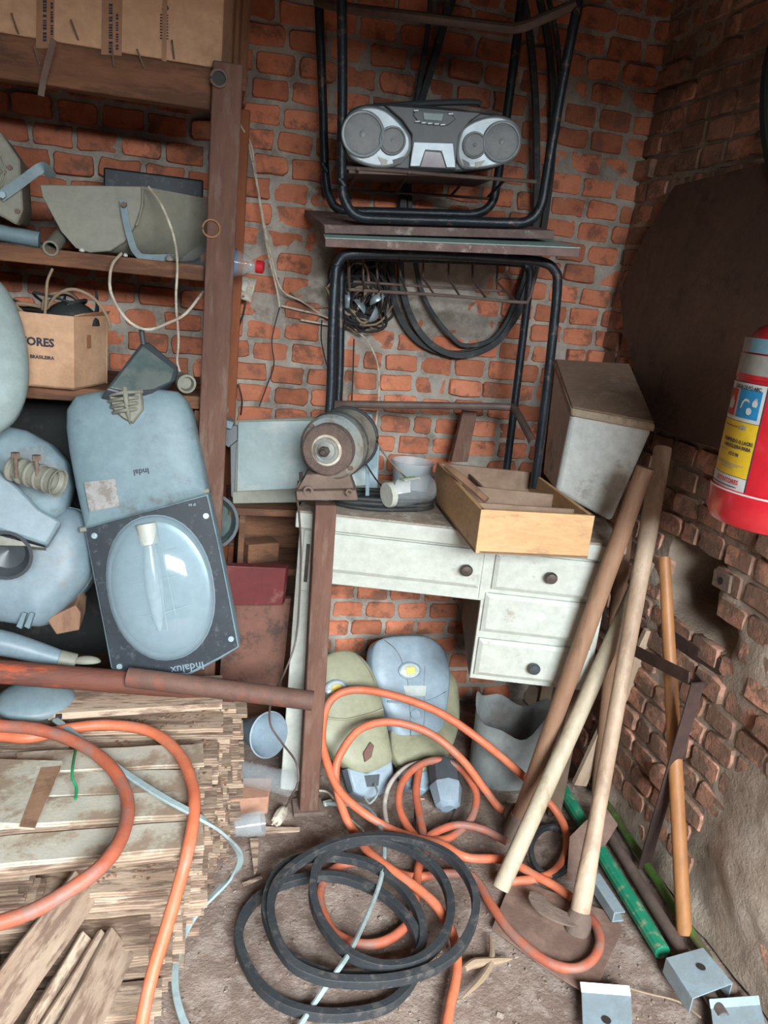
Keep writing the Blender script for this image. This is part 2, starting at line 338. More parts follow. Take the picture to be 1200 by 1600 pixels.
M_maroon = mat('maroon_painted_wood', (104, 44, 44), 0.5, c2=(86, 38, 40), vs_=6, va=0.8, dirt=(140, 104, 92), ds=20, da=0.5, dth=0.62)
M_brownpan = mat('brown_scuffed_panel', (122, 82, 68), 0.7, c2=(102, 70, 58), vs_=6, va=0.9, dirt=(52, 42, 38), ds=12, da=0.7, dth=0.56)
M_floodglass = mat('flood_glass', (90, 106, 104), 0.35, 0.1, c2=(82, 98, 98), vs_=3, va=0.8, dirt=(150, 146, 136), ds=8, da=0.3)
M_stone = mat('grey_stone', (140, 130, 122), 0.9, bump=0.8, bs=60)
M_leaf = mat('dry_husk', (152, 130, 106), 0.8, c2=(128, 104, 84), vs_=12)
M_dome = mat('grey_blue_plastic', (128, 146, 152), 0.5, c2=(116, 132, 138), vs_=8, va=0.7, dirt=(140, 120, 108), ds=14, da=0.4, dth=0.6)
M_ceiling = mat('dark_roof_boards', (70, 56, 46), 0.9)
# ------------------------------------------------------------------ setting
BACK = 2.27
def rx(z): return 1.165 + 0.04*min(max(z, 0), 2.0)      # the right wall leans outward
def wall_base(name, mats, fn, u0, u1, v0, v1, bricks, mortar_off, step=0.02, holes=None, seed=1, bl=0.107, bh=0.0605, side_n=None):
    """fn(u, v, d) -> world point; d = distance in front of the nominal face"""
    rnd = random.Random(seed); mb = MB()
    nu = int((u1-u0)/step)+1; nv = int((v1-v0)/step)+1; vs0 = []
    for j in range(nv+1):
        for i in range(nu+1):
            u = u0+(u1-u0)*i/nu; v = v0+(v1-v0)*j/nv
            d = mortar_off(u, v) + 0.006*noise.noise(Vector((u*22, v*22, seed))) + 0.004*noise.noise(Vector((u*60, v*60, seed)))
            vs0.append(fn(u, v, d))
    fs = [(j*(nu+1)+i, j*(nu+1)+i+1, (j+1)*(nu+1)+i+1, (j+1)*(nu+1)+i) for j in range(nv) for i in range(nu)]
    mb.mi = 1; mb.cv = 0.5; mb.add(vs0, fs); mb.mi = 0
    ncr = int((v1-v0)/bh)
    for c in range(ncr):
        v = v0+c*bh; u = u0 - (bl*0.5 if c % 2 else 0) + rnd.uniform(-.012, .012)
        while u < u1:
            ln = bl*rnd.choice((1, 1, 1, 1, 0.96, 1.06)) 
            if rnd.random() < 0.06: ln = bl*0.62
            a, b = u+0.006, u+ln-0.006; um = (a+b)/2
            skip = holes and holes(um, v+bh/2)
            if a > u0-0.03 and b < u1+0.05 and not skip and rnd.random() > 0.015:
                lo, hi = v+0.0065+rnd.uniform(-.002, .002), v+bh-0.0055+rnd.uniform(-.002, .002)
                ch = rnd.uniform(0.003, 0.009); j = lambda: rnd.uniform(-.0028, .0028)
                oc = [(a+ch, lo), (um, lo), (b-ch, lo), (b, lo+ch), (b, (lo+hi)/2), (b, hi-ch), (b-ch, hi), (um, hi), (a+ch, hi), (a, hi-ch), (a, (lo+hi)/2), (a, lo+ch)]
                oc = [(p+j(), q+j()) for p, q in oc]
                tilt = rnd.uniform(-.03, .03); tv = rnd.uniform(-.05, .05); base = rnd.uniform(-.003, .004)+(0.012*(rnd.random() < 0.05))
                vv = []
                cx, cy = um, (lo+hi)/2
                for k, dd in ((1, -0.03), (1, -0.002), (0.955, 0.0022)):
                    for p, q in oc:
                        pp = cx+(p-cx)*k; qq = cy+(q-cy)*(k if k == 1 else 0.9)
                        vv.append(fn(pp, qq, base+dd+(pp-cx)*tilt+(qq-cy)*tv))
                vv.append(fn(cx, cy, base+0.003))
                n = 12; ff = []
                for r_ in range(2): ff += [(r_*n+i, r_*n+(i+1) % n, (r_+1)*n+(i+1) % n, (r_+1)*n+i) for i in range(n)]
                ff += [(2*n+i, 2*n+(i+1) % n, 3*n) for i in range(n)]
                mb.cv = rnd.random(); mb.add(vv, ff)
            u += ln
    o = struct(name, mb, mats, smooth=50)
    return o
def uvb(x, y):  # photo point -> back wall (u = X, v = z)
    p = P(x, y, BACK); return p.x, p.z
patches = [(uvb(665, 465), 0.13, 0.10, 0.014), (uvb(700, 420), 0.13, 0.06, 0.013), (uvb(450, 480), 0.08, 0.05, 0.013), (uvb(505, 420), 0.03, 0.12, 0.014), (uvb(750, 520), 0.07, 0.06, 0.010),
           (uvb(880, 330), 0.05, 0.1, 0.006), (uvb(560, 520), 0.05, 0.05, 0.008), (uvb(200, 200), 0.12, 0.05, 0.003)]
def mo_back(u, v):
    d = -0.0025+0.005*noise.noise(Vector((u*6, v*6, 7.7)))
    for (cu, cv), su, sv, h_ in patches: d += h_*math.exp(-((u-cu)/su)**2-((v-cv)/sv)**2)
    return d + 0.004*max(0, noise.noise(Vector((u*3.1, v*3.1, 4.2))))
wall_base('wall_back', [M_brick, M_mortar], lambda u, v, d: Vector((u, BACK-d, v)), -1.6, 1.36, 0.0, 2.75, 1, mo_back, seed=3)
def uvr(x, y):
    p = PX(x, y, 1.19); return p.y, p.z
hole_c = uvr(1075, 905); hole2 = uvr(1120, 985)
def holes_r(u, v):
    return abs(u-hole_c[0]) < 0.085 and abs(v-hole_c[1]) < 0.085 or (abs(u-hole2[0]) < 0.06 and abs(v-hole2[1]) < 0.035)
base_c = uvr(1180, 1330)
def mo_right(u, v):
    d = -0.004+0.006*noise.noise(Vector((u*6, v*6, 9.1)))
    d += 0.025*math.exp(-(v/0.06)**2)*(0.7+0.5*noise.noise(Vector((u*9, v*9, 1))))
    d += 0.03*math.exp(-((u-base_c[0]+.03)/0.13)**2-((v-base_c[1]+.04)/0.15)**2)
    h_ = math.exp(-((u-hole_c[0])/0.085)**6-((v-hole_c[1])/0.085)**6); d -= 0.42*h_
    h_ = math.exp(-((u-hole2[0])/0.05)**4-((v-hole2[1])/0.03)**4); d -= 0.09*h_
    d += 0.012*math.exp(-((v-0.62)/0.12)**2)*max(0, noise.noise(Vector((u*8, v*8, 3)))+0.3)
    return d
wall_base('wall_right', [M_brick2, M_mortar2], lambda u, v, d: Vector((rx(v)-d, u, v)), -1.0, BACK+0.02, 0.0, 2.75, 1, mo_right, seed=5, holes=holes_r)
# floor
mb = MB(); st = 0.03; nx, ny = int(3.2/st), int(3.7/st)
def fz(x, y): return 0.010*noise.noise(Vector((x*3, y*3, 0)))+0.005*noise.noise(Vector((x*14, y*14, 2)))+0.0025*noise.noise(Vector((x*40, y*40, 2))) - 0.012
mb.add([(-1.7+i*3.2/nx, -1.1+j*3.7/ny, fz(-1.7+i*3.2/nx, -1.1+j*3.7/ny)) for j in range(ny+1) for i in range(nx+1)],
       [(j*(nx+1)+i, j*(nx+1)+i+1, (j+1)*(nx+1)+i+1, (j+1)*(nx+1)+i) for j in range(ny) for i in range(nx)])
struct('floor', mb, M_dirt, smooth=60)
struct('ceiling', MB().box((-1.7, -1.1, 2.75), (1.4, 2.4, 2.8)), M_ceiling)
struct('wall_left', MB().box((-1.7, -1.0, 0), (-1.62, 2.35, 2.76)), M_plaster)
fwm = MB(); fwm.box((-1.7, -1.06, 0), (-0.25, -0.96, 2.76)); fwm.box((1.13, -1.06, 0), (1.3, -0.96, 2.76)); fwm.box((-0.25, -1.06, 1.97), (1.13, -0.96, 2.76))
struct('wall_front', fwm, M_plaster)
# brown board on the right wall
def wr(x, y, off=0.0):
    p = PX(x, y, 1.2); 
    for _ in range(4): p = PX(x, y, rx(p.z)-off)
    return p
pan = [(978, 520), (972, 455), (990, 415), (1010, 372), (1058, 291), (1200, 255), (1330, 222), (1330, 760), (1180, 715), (1120, 700), (1060, 682), (1022, 662), (1000, 600)]
mb = MB(); mb.prism([wr(x, y, 0.02) for x, y in pan], (-0.008, 0, 0))
solo('wooden_board', mb, M_ply, 'large dark brown stained board lying flat on the right brick wall above the extinguisher', 'board')
# ------------------------------------------------------------------ wooden shelf on the left
SY, SB = 1.88, 2.22
zt = P(320, 100, SY).z; zm = P(200, 405, SY).z; zl = P(110, 606, SY).z
sh = thing('wooden_shelf', (0.03, SY, 0), 'tall brown timber shelf unit at left with reddish front post, nails and rings in it', 'shelf')
pxl, pxr = P(321, 400, SY).x, P(366, 400, SY).x
part('post', MB().box((pxl, SY-0.025, 0), (pxr, SY+0.02, zt+0.005)), M_rustwood, sh, 0.003, label='reddish brown front post')
part('post', MB().box((pxl+0.02, SB-0.04, 0), (P(384, 300, SB).x, SB, zt-0.02)), M_orangewood, sh, 0.003, label='orange brown rear post')
part('post', MB().box((-1.0, SY-0.02, 0), (-0.93, SY+0.02, zt)), M_rustwood, sh, 0.003)
part('post', MB().box((-1.0, SB-0.04, 0), (-0.93, SB, zt)), M_rustwood, sh, 0.003)
b = MB().box((-1.0, SY, zt-0.085), (pxl, SY+0.045, zt-0.004)); part('beam', b, M_beam, sh, 0.004)
part('shelf_board', MB().box((-1.0, SY+0.045, zt-0.03), (pxr+0.01, SB+0.02, zt-0.004)), M_beam, sh, 0.002)
part('shelf_board', MB().box((-1.0, SY+0.0, zm-0.03), (pxl, SB+0.02, zm+0.004)), M_beam, sh, 0.003)
part('shelf_board', MB().box((-1.0, SY+0.0, zl-0.03), (pxl, SB+0.02, zl)), M_beam, sh, 0.003)
part('shelf_board', MB().box((-1.0, SY+0.02, 0.56), (pxl, SB+0.02, 0.59)), M_beam, sh, 0.003)  # this level and the next are unseen, added to darken the space behind the heap
part('shelf_board', MB().box((-1.0, SY+0.02, 0.18), (pxl, SB+0.02, 0.21)), M_beam, sh, 0.003)
part('side_panel', MB().box((pxl-0.012, SY+0.03, 0.05), (pxl, SB, 1.0)), M_beam, sh, 0.001)  # both side panels are added to keep light out of the lower shelf
part('side_panel', MB().box((-1.01, SY+0.03, 0.05), (-1.0, SB, zt)), M_beam, sh, 0.001)
part('shade_sheet', MB().box((-1.0, SB+0.004, 0.05), (pxl, SB+0.012, zl-0.04)), M_rubber2, sh, label='added black sheet standing in for shade')  # black sheet added in place of the deep shade under the lower shelf
for (x, y) in ((28, 45), (122, 55), (178, 98), (225, 100), (272, 85), (62, 95)):      # nails in the beam
    a = P(x, y+6, SY-0.004); mb = MB().cyl(a, a+Vector((random.uniform(-.015, .004), -0.012, 0.03)), 0.0018, n=8); mb.cyl(a+Vector((0, .01, 0)), a, 0.0018, n=8)
    part('nail', mb, M_dust, sh)
p = P(342, 122, SY-0.03); M = Matrix.Translation(p) @ Matrix.Rotation(pi/2, 4, 'X')
mb = MB(); mb.tube([p+Vector((0.016*cos(a), 0, 0.016*sin(a))) for a in [i*pi/8 for i in range(16)]], 0.003, closed=True, smooth=2)
part('ring_hook', mb, M_dust, sh)
mb = MB().cyl(p+Vector((0, 0.004, 0)), p+Vector((0, 0.0045, 0)), 0.014, n=20); part('hole', mb, M_wired, sh)
p = P(330, 357, SY-0.03)
mb = MB(); mb.tube([p+Vector((0.018*cos(a), 0, 0.018*sin(a))) for a in [i*pi/8 for i in range(16)]], 0.002, closed=True, smooth=2)
part('ring_hook', mb, M_tape, sh)
# hanging strip
mb = MB(); mb.sweep([P(84, 62, SY-0.06), P(76, 92, SY-0.035), P(68, 125, SY-0.02), P(64, 150, SY-0.03)], [(-.006, -.001), (.006, -.001), (.006, .001), (-.006, .001)], up=(0, 1, 0))
solo('metal_strip', mb, M_dust, 'thin dusty strip hanging from the top shelf beam', 'strip')
# cardboard box on top
def cbox(name, bl, br, bk, hgt, mats, root):
    """box from bottom front-left, bottom front-right, bottom back-right"""
    bl, br, bk = Vector(bl), Vector(br), Vector(bk)
    v = bk-br; mb = MB().prism([bl, br, br+v, bl+v], (0, 0, hgt)); return mb
bt = thing('cardboard_box', P(200, 85, SY+0.01), 'large taped cardboard box with printed side on the top shelf', 'box')
bl, br = P(-120, 45, SY-0.0), P(346, 98, SY-0.0); zb = zt-0.004
bl.z = br.z = zb; bkp = Vector((P(386, 148, SB).x, SB+0.03, zb))
part('carton', cbox('c', bl, br, bkp, 0.30, None, bt), M_card, bt, 0.004)
dx = (br-bl).normalized()
def facebox(x, y): # point on front face plane slightly in front
    p = P(x, y, SY-0.0015); return p
for x0, x1 in ((58, 86), (160, 192), (255, 262)):
    mb = MB(); mb.prism([facebox(x0, -40), facebox(x1, -40), facebox(x1-2, 78+(x0-70)*0.1), facebox(x0-2, 76+(x0-70)*0.1)], (0, -0.0005, 0)); part('tape', mb, M_tape, bt)
rp = random.Random(9)
for (x, y0, y1, wd_) in ((67, -20, 66, 6), (79, 4, 54, 4), (170, 6, 80, 6), (181, 22, 78, 4)):
    mb = MB(); y = y0
    while y < y1:
        h_ = rp.uniform(2, 4.5); mb.prism([facebox(x, y), facebox(x+wd_, y), facebox(x+wd_, y+h_), facebox(x, y+h_)], (0, -0.0008, 0)); y += h_+rp.choice((1.2, 1.2, 1.4, 4))
    part('print', mb, M_ink, bt)
mb = MB()
for i in range(9): mb.prism([facebox(250, 22+i*4.6), facebox(263, 23+i*4.6), facebox(263, 25+i*4.6), facebox(250, 24+i*4.6)], (0, -0.0004, 0))
mb.prism([facebox(253, 14), facebox(262, 8), facebox(264, 14), facebox(258, 20)], (0, -0.0004, 0))
part('label', mb, M_ink, bt)
mb = MB(); sd = (bkp-br)
for k in (0.3, 0.55):
    a = br+sd*k+Vector((0.001, 0, 0)); mb.prism([a, a+sd*0.1, a+sd*0.1+Vector((0, 0, 0.3)), a+Vector((0, 0, 0.3))], (0.0006, 0, 0))
part('tape', mb, M_tape, bt)
# ---- floodlight housing on the middle shelf
zc = zm+0.006
fl = thing('trough_floodlight', P(150, 395, 1.9), 'empty beige trough floodlight housing with end cap and strap on the middle shelf', 'floodlight')
capuv = [(62, 288), (222, 291), (222, 322), (210, 352), (196, 376), (172, 392), (140, 395), (118, 388), (95, 362), (66, 308)]
cap = [P(x, y, 1.90) for x, y in capuv]
dv = Vector((0.17, 0.13, 0.0))
mb = MB().prism(cap, Vector((0.004, 0.006, 0))); part('end_cap', mb, M_lampwarm, fl, 0.002)
mb = MB(); body = cap[1:]+[cap[0]]
k = len(cap); outer = [p+Vector((0.004, 0.006, 0)) for p in cap]; ctr = sum(cap, Vector())/k
inner = [ctr+(p-ctr)*0.96+Vector((0, 0, 0.004)) for p in outer]
v = outer+[p+dv for p in outer]; f = [(i, i+1, k+i+1, k+i) for i in range(1, k-1)]+[(k-1, 0, k, 2*k-1)]
v += inner+[p+dv for p in inner]; f += [(2*k+i, 3*k+i, 3*k+i+1, 2*k+i+1) for i in range(1, k-1)]+[(3*k-1, 4*k-1, 3*k, 2*k)]
mb.add(v, f); part('reflector_trough', mb, M_lampwarm, fl, smooth=50)
mb = MB().prism([p+dv for p in outer], (0.003, 0.003, 0)); part('end_cap', mb, M_lampwarm, fl, 0.001)
mb = MB(); rim = [P(223, 292, 1.895), P(222, 322, 1.895), P(215, 348, 1.893), P(212, 352, 1.893)]; mb.tube(rim, 0.0025); part('rim', mb, M_lampwarm, fl)
strap = [P(192, 312, 1.89), P(197, 345, 1.885), P(206, 380, 1.88), P(213, 394, 1.88), P(226, 402, 1.885), P(272, 402, 1.90)]
mb = MB().sweep(catmull(strap, 5), [(-.007, -.0015), (.007, -.0015), (.007, .0015), (-.007, .0015)], up=(0, 1, 0.2)); part('mounting_strap', mb, M_lampgrey, fl)
c = P(194, 320, 1.885); part('bolt', MB().cyl(c, c-Vector((0, .012, 0)), 0.006, n=6), M_dust, fl)
# ---- faceted round floodlight at far left
fr_ = thing('round_floodlight', P(10, 350, 1.85), 'faceted round beige floodlight cut by the left frame edge above the pipes', 'floodlight')
ouv = [(-90, 240), (-50, 205), (0, 204), (31, 250), (36, 328), (26, 352), (-8, 333), (-60, 330)]
mb = MB().prism([P(x, y, 1.86) for x, y in ouv], (-0.02, 0.2, 0.0)); part('housing', mb, M_lampwarm, fr_, 0.006)
c = P(-35, 262, 1.858); mb = MB(); 
for rr in (0.052, 0.045): mb.tube([c+Vector((rr*cos(a), 0, rr*sin(a))) for a in [i*pi/10 for i in range(20)]], 0.0022, closed=True, smooth=2)
part('rim', mb, M_lampwarm, fr_)
for (x, y) in ((16, 262), (28, 330)):
    c = P(x, y, 1.86); part('screw', MB().cyl(c, c-Vector((0, .006, 0)), 0.005, n=10), M_dust, fr_)
mb = MB().sweep(catmull([P(0, 308, 1.85), P(30, 287, 1.85), P(58, 266, 1.85), P(70, 262, 1.86), P(80, 276, 1.9)], 5), [(-.010, -.0018), (.010, -.0018), (.010, .0018), (-.010, .0018)], up=(0, 1, 0.1))
part('mounting_bracket', mb, M_lampgrey, fr_)
c = P(5, 305, 1.845); part('bolt', MB().cyl(c, c-Vector((0, .010, 0)), 0.007, n=6), M_galv, fr_)
# pipes on shelf
mb = MB().cyl(P(-60, 352, 1.93)+Vector((0, 0, 0)), P(62, 375, 1.93), 0.017); solo('metal_pipe', mb, M_lampgrey, 'blue grey pipe lying on the middle shelf beside the white tube', 'pipe')
a, b_ = P(79, 388, 1.87), P(98, 366, 1.97)
mb = MB(); ax_ = (b_-a).normalized(); x_ = ax_.orthogonal().normalized(); y_ = ax_.cross(x_)
Mx = Matrix(((x_.x, y_.x, ax_.x, a.x), (x_.y, y_.y, ax_.y, a.y), (x_.z, y_.z, ax_.z, a.z), (0, 0, 0, 1)))
mb.lathe([(0.012, 0.1), (0.012, 0.0), (0.0165, 0.0), (0.0165, 0.2), (0.012, 0.2), (0.012, 0.1)], Mx, cap=False)
solo('plastic_tube', mb, M_lampwarm, 'short white tube with open end toward us on the middle shelf', 'tube')
for (x, y, m, s_, nm, lb) in ((128, 400, M_white, .006, 'bottle_cap', 'small white cap on the middle shelf edge left of the floodlight strap'), (196, 403, M_white, .005, 'bottle_cap', 'tiny white cap on the middle shelf edge beside the wire'), (265, 412, M_stone, .009, 'pebble', 'small round brown stone at the right end of the middle shelf')):
    c = P(x, y, 1.885); c.z = zm+0.004; mb = MB().lathe([(s_*.3, 0), (s_, s_*.3), (s_, s_), (s_*.6, s_*1.5), (0.0001, s_*1.6)], Matrix.Translation(c), n=14); solo(nm, mb, m, lb, 'cap' if 'cap' in nm else 'stone')
# glass box / dark panes behind
mb = MB().box((P(160, 280, 2.1).x, 2.12, zm+0.004), (P(318, 280, 2.1).x, 2.2, P(200, 266, 2.12).z)); 
solo('lantern_case', mb, M_black, 'dark glazed case standing behind the trough floodlight on the shelf', 'case', bevel=0.004)
# plastic bottle with blue label (lying along the shelf behind the post)
bo = thing('plastic_bottle', P(340, 415, 2.0), 'clear drink bottle with blue label and red cap lying behind the shelf post', 'bottle')
A_, B_ = P(285, 398, 2.05), P(412, 418, 2.0)
def axis_frame(a, b):
    a, b = Vector(a), Vector(b); z = (b-a).normalized(); x = z.cross(Vector((0, 0, 1)));
    x = x.normalized() if x.length > 0.01 else Vector((1, 0, 0)); y = z.cross(x)
    return Matrix(((x.x, y.x, z.x, a.x), (x.y, y.y, z.y, a.y), (x.z, y.z, z.z, a.z), (0, 0, 0, 1))), (b-a).length
Mx, ln = axis_frame(A_, B_)
part('bottle_body', MB().lathe([(0.004, 0), (0.03, 0.002), (0.033, 0.012), (0.031, 0.05), (0.033, 0.09), (0.033, ln*0.62), (0.026, ln*0.75), (0.013, ln*0.87), (0.012, ln*0.93)], Mx), M_clear, bo)
part('bottle_label', MB().lathe([(0.0338, ln*.42), (0.0338, ln*.64)], Mx, cap=False), M_bluelab, bo)
part('bottle_cap', MB().lathe([(0.015, ln*0.91), (0.015, ln*0.99), (0.013, ln)], Mx), M_redcap, bo)
# ---- socket hanging by cables
so = thing('wall_socket', P(382, 450, 2.2), 'small beige electrical box hanging beside the shelf post', 'socket')
fr0 = frame(P(384, 450, 2.2), P(392, 450, 2.2), P(390, 430, 2.2))
uv = [L(fr0, x, y) for x, y in ((370, 430), (402, 436), (392, 473), (366, 463))]
part('case', MB().plate(uv, -0.02, 0.004, fr0, 0.003), M_wire, so, 0.002)
uv = [L(fr0, x, y) for x, y in ((380, 438), (388, 440), (383, 456), (376, 453))]
part('switch', MB().plate(uv, 0.0, 0.009, fr0), M_white, so, 0.001)
c = P(380, 463, 2.195); part('screw', MB().cyl(c, c-Vector((0, .004, 0)), 0.003, n=8), M_dust, so)
def wire(name, pts, r, m, label, cat='cable', smooth=6, **kw):
    mb = MB().tube(pts, r, 8, smooth, **kw); return solo(name, mb, m, label, cat)
wire('electric_cable', [P(384, 468, 2.2), P(380, 490, 2.2), P(372, 512, 2.21), P(362, 530, 2.2), P(350, 548, 2.17)], 0.0028, M_wired, 'short dark cord hanging under the beige box')
wire('electric_cable', [P(368, 182, 2.15), P(385, 215, 2.2), P(398, 270, 2.22), P(408, 330, 2.22), P(420, 400, 2.22), P(432, 450, 2.22), P(437, 480, 2.22)], 0.0026, M_wire, 'pale cable running down the brick wall beside the shelf')
wire('electric_cable', [P(371, 190, 2.16), P(392, 225, 2.2), P(401, 280, 2.22), P(412, 345, 2.22), P(428, 420, 2.22), P(442, 455, 2.22), P(470, 470, 2.22), P(500, 490, 2.2)], 0.0022, M_wire, 'thinner pale cable bending off to the wire bundle')
wire('electric_cable', [P(232, 292, 1.88), P(252, 320, 1.86), P(270, 365, 1.85), P(277, 410, 1.85), P(275, 470, 1.86), P(279, 530, 1.87), P(277, 565, 1.88), P(284, 590, 1.9)], 0.0028, M_wire, 'white cord hanging from the trough floodlight down to the small lamp holder')
wire('electric_cable', [P(190, 396, 1.86), P(175, 415, 1.84), P(172, 450, 1.84), P(184, 480, 1.84), P(205, 505, 1.84), P(232, 515, 1.84), P(262, 505, 1.85), P(290, 490, 1.86), P(318, 455, 1.92)], 0.0033, M_wire, 'white cord drooping in a wide loop below the middle shelf')
wire('electric_cable', [P(82, 420, 1.87), P(74, 440, 1.86), P(72, 470, 1.86), P(70, 492, 1.86)], 0.003, M_leaf, 'stiff brownish wire end sticking up out of the printed box')
wire('electric_cable', [P(437, 480, 2.23), P(425, 530, 2.24), P(428, 570, 2.24), P(418, 600, 2.24), P(405, 635, 2.24)], 0.0016, M_wired, 'thin dark thread on the brick wall left of the table frame')
wire('electric_cable', [P(372, 600, 2.24), P(378, 625, 2.23), P(376, 648, 2.2)], 0.0026, M_wired, 'short dark cable dropping behind the rectangular floodlight')
# ---- printed cardboard box on the lower shelf
cb = thing('cardboard_box', P(100, 600, 1.9), 'open brown cardboard box printed TORES, full of cables, on the lower shelf', 'box')
c0, c1, c2 = P(-60, 590, 1.87), P(116, 606, 1.84), P(168, 575, 1.98)
zb2 = zl+0.002
for q in (c0, c1, c2): q.z = zb2
H = P(118, 495, 1.84).z-zb2; v2 = c2-c1; tt = 0.004; inn = Vector((-0.01, 0.01, 0))
mb = MB().prism([c0, c1, c1+v2, c0+v2], (0, 0, 0.004))
for a, b_ in ((c0, c1), (c1, c1+v2), (c1+v2, c0+v2), (c0+v2, c0)):
    n_ = (b_-a).cross(Vector((0, 0, 1))).normalized()*-0.004
    mb.prism([a, b_, b_+n_, a+n_], (0, 0, H))
part('carton', mb, M_card, cb)
fv = c1+Vector((0, 0, H)); bv = (c0-c1).normalized()
part('flap', MB().prism([fv, fv+v2, fv+v2+Vector((0.012, -0.01, 0.01))-v2*0.1, fv+v2*0.1+Vector((0.014, -0.012, 0.006))], (0.002, -0.002, 0.003)), M_card, cb)
nx_ = (c1-c0).normalized(); nf = nx_.cross(Vector((0, 0, 1))).normalized()
Mf = Matrix(((nx_.x, 0, nf.x, 0), (nx_.y, 0, nf.y, 0), (0, 1, nf.z, 0), (0, 0, 0, 1)))
def ontx(pix, Y): p = P(*pix, Y); d = (p-c1).dot(nf); return p-nf*(d-0.0015)
mb = MB(); text_mb(mb, 'TORES', 0.024, Matrix.Translation(ontx((86, 542), 1.85)) @ Mf, align='RIGHT', bold=0.0010, sx=1.0)
text_mb(mb, 'IND. BRASILEIRA', 0.010, Matrix.Translation(ontx((86, 562), 1.85)) @ Mf, align='RIGHT', bold=0.0004)
part('print', mb, M_ink, cb)
sf = v2.normalized(); ns = -sf.cross(Vector((0, 0, 1)))*-1
mb = MB(); a = c1+v2*0.35+Vector((0, 0, H*0.55))
mb.prism([a+ns*0.001, a+v2*0.12+ns*0.001, a+v2*0.12+Vector((0, 0, 0.03))+ns*0.001, a+Vector((0, 0, 0.03))+ns*0.001], ns*0.0006); part('symbol', mb, M_tape, cb)
rnd = random.Random(4)
for i in range(7):
    x0 = 15+i*17; pts = [P(x0, 500, 1.92)]
    for k in range(4): pts.append(P(min(max(x0+rnd.uniform(-40, 60), -10), 150), rnd.uniform(455, 495), 1.9+rnd.uniform(0, .1)))
    pts.append(P(rnd.uniform(20, 140), 505, 1.95))
    solo('electric_cable', MB().tube(pts, rnd.choice((0.003, 0.004)), 8, 6), rnd.choice((M_wired, M_wired, M_rubber2, M_leaf)), 'one of the dark cables tangled in the printed cardboard box', 'cable', 'cables in the printed box')
wire('electric_cable', [P(75, 480, 1.88), P(90, 460, 1.86), P(115, 452, 1.85), P(145, 465, 1.85), P(165, 490, 1.85), P(173, 512, 1.86)], 0.0035, M_leaf, 'stiff brown wire arching over the right flap of the printed box')
mb = MB().dome([( .06*cos(a), .045*sin(a)) for a in [i*pi/9 for i in range(18)]], 0, 0.05, Matrix.Translation(P(110, 492, 1.92)+Vector((0, 0.02, -0.02)))); solo('black_bag', mb, M_rubber2, 'black plastic lump bulging from the printed box', 'bag')
# ---- small glazed floodlight leaning
fg = thing('square_floodlight', P(225, 600, 1.86), 'small black floodlight with tilted glass face under the hanging cord', 'floodlight')
f0 = frame(P(222, 575, 1.83), P(262, 600, 1.83), P(240, 545, 1.87))
uv = [L(f0, x, y) for x, y in ((166, 608), (220, 537), (232, 533), (279, 572), (277, 592), (240, 612), (200, 618))]
part('housing', MB().plate(uv, -0.045, 0.0, f0, 0.003), M_dgrey, fg, 0.003)
uv = [L(f0, x, y) for x, y in ((172, 606), (223, 541), (272, 578), (266, 596), (240, 608), (200, 612))]
part('glass', MB().plate(uv, 0.0, 0.002, f0), M_floodglass, fg, 0.001)
a = P(224, 538, 1.86); part('bracket', MB().cyl(a, P(221, 515, 1.86), 0.006), M_dgrey, fg)
ls = thing('lamp_holder', P(287, 605, 1.85), 'small grey cylindrical lamp holder behind the top of the big street lamp', 'lamp holder')
Mx, ln = axis_frame(P(278, 590, 1.9), P(292, 600, 1.82))
part('barrel', MB().lathe([(0.016, 0), (0.017, ln*.6), (0.021, ln*.8), (0.021, ln), (0.016, ln), (0.014, ln*.8), (0.001, ln*.8)], Mx), M_lampwarm, ls)
# ------------------------------------------------------------------ big street lamp with the bowl
il = thing('street_lamp', P(272, 1040, 1.70), 'large grey street lamp standing upside down with black glass frame and oval bowl', 'street lamp')
fr1 = frame(P(272, 1040, 1.69), P(372, 1015, 1.685), P(200, 612, 1.83))
px = lambda pts, z=0.0, fr=None: [L(fr or fr1, x, y, z) for x, y in pts]
cover = px([(104, 640), (103, 668), (108, 706), (118, 760), (127, 800), (133, 826), (230, 800), (325, 772), (318, 735), (309, 690), (300, 650), (290, 625), (278, 612), (240, 607), (200, 607), (150, 612), (118, 618)])
mb = MB().plate(cover, -0.09, -0.002, fr1, 0.004); mb.dome(cover, -0.003, 0.03, fr1, n=8, pw=0.55, base=False)
part('cover', mb, M_lampgrey, il, 0.004, smooth=50)
lower = px([(131, 824), (325, 771), (342, 850), (358, 930), (374, 1012), (345, 1030), (318, 1044), (295, 1056), (232, 1055), (173, 1046), (160, 975), (145, 900)])
part('casing', MB().plate(lower, -0.09, -0.001, fr1, 0.004), M_lampgrey, il, 0.003)
gl = px([(134, 826), (323, 775), (340, 850), (356, 930), (371, 1010), (343, 1026), (316, 1040), (294, 1051), (232, 1051), (176, 1043), (163, 975), (148, 900)])
part('glass_frame', MB().plate(gl, -0.001, 0.003, fr1), M_black, il, 0.001)
cuv = px([(252, 916)])[0]; au = px([(335, 928)])[0]; tv = px([(232, 806)])[0]; bv_ = px([(272, 1029)])[0]
ea = math.hypot(au[0]-cuv[0], au[1]-cuv[1]); eb = math.hypot(tv[0]-bv_[0], tv[1]-bv_[1])/2
cc = ((tv[0]+bv_[0])/2, (tv[1]+bv_[1])/2); th = math.atan2(tv[1]-bv_[1], tv[0]-bv_[0])-pi/2
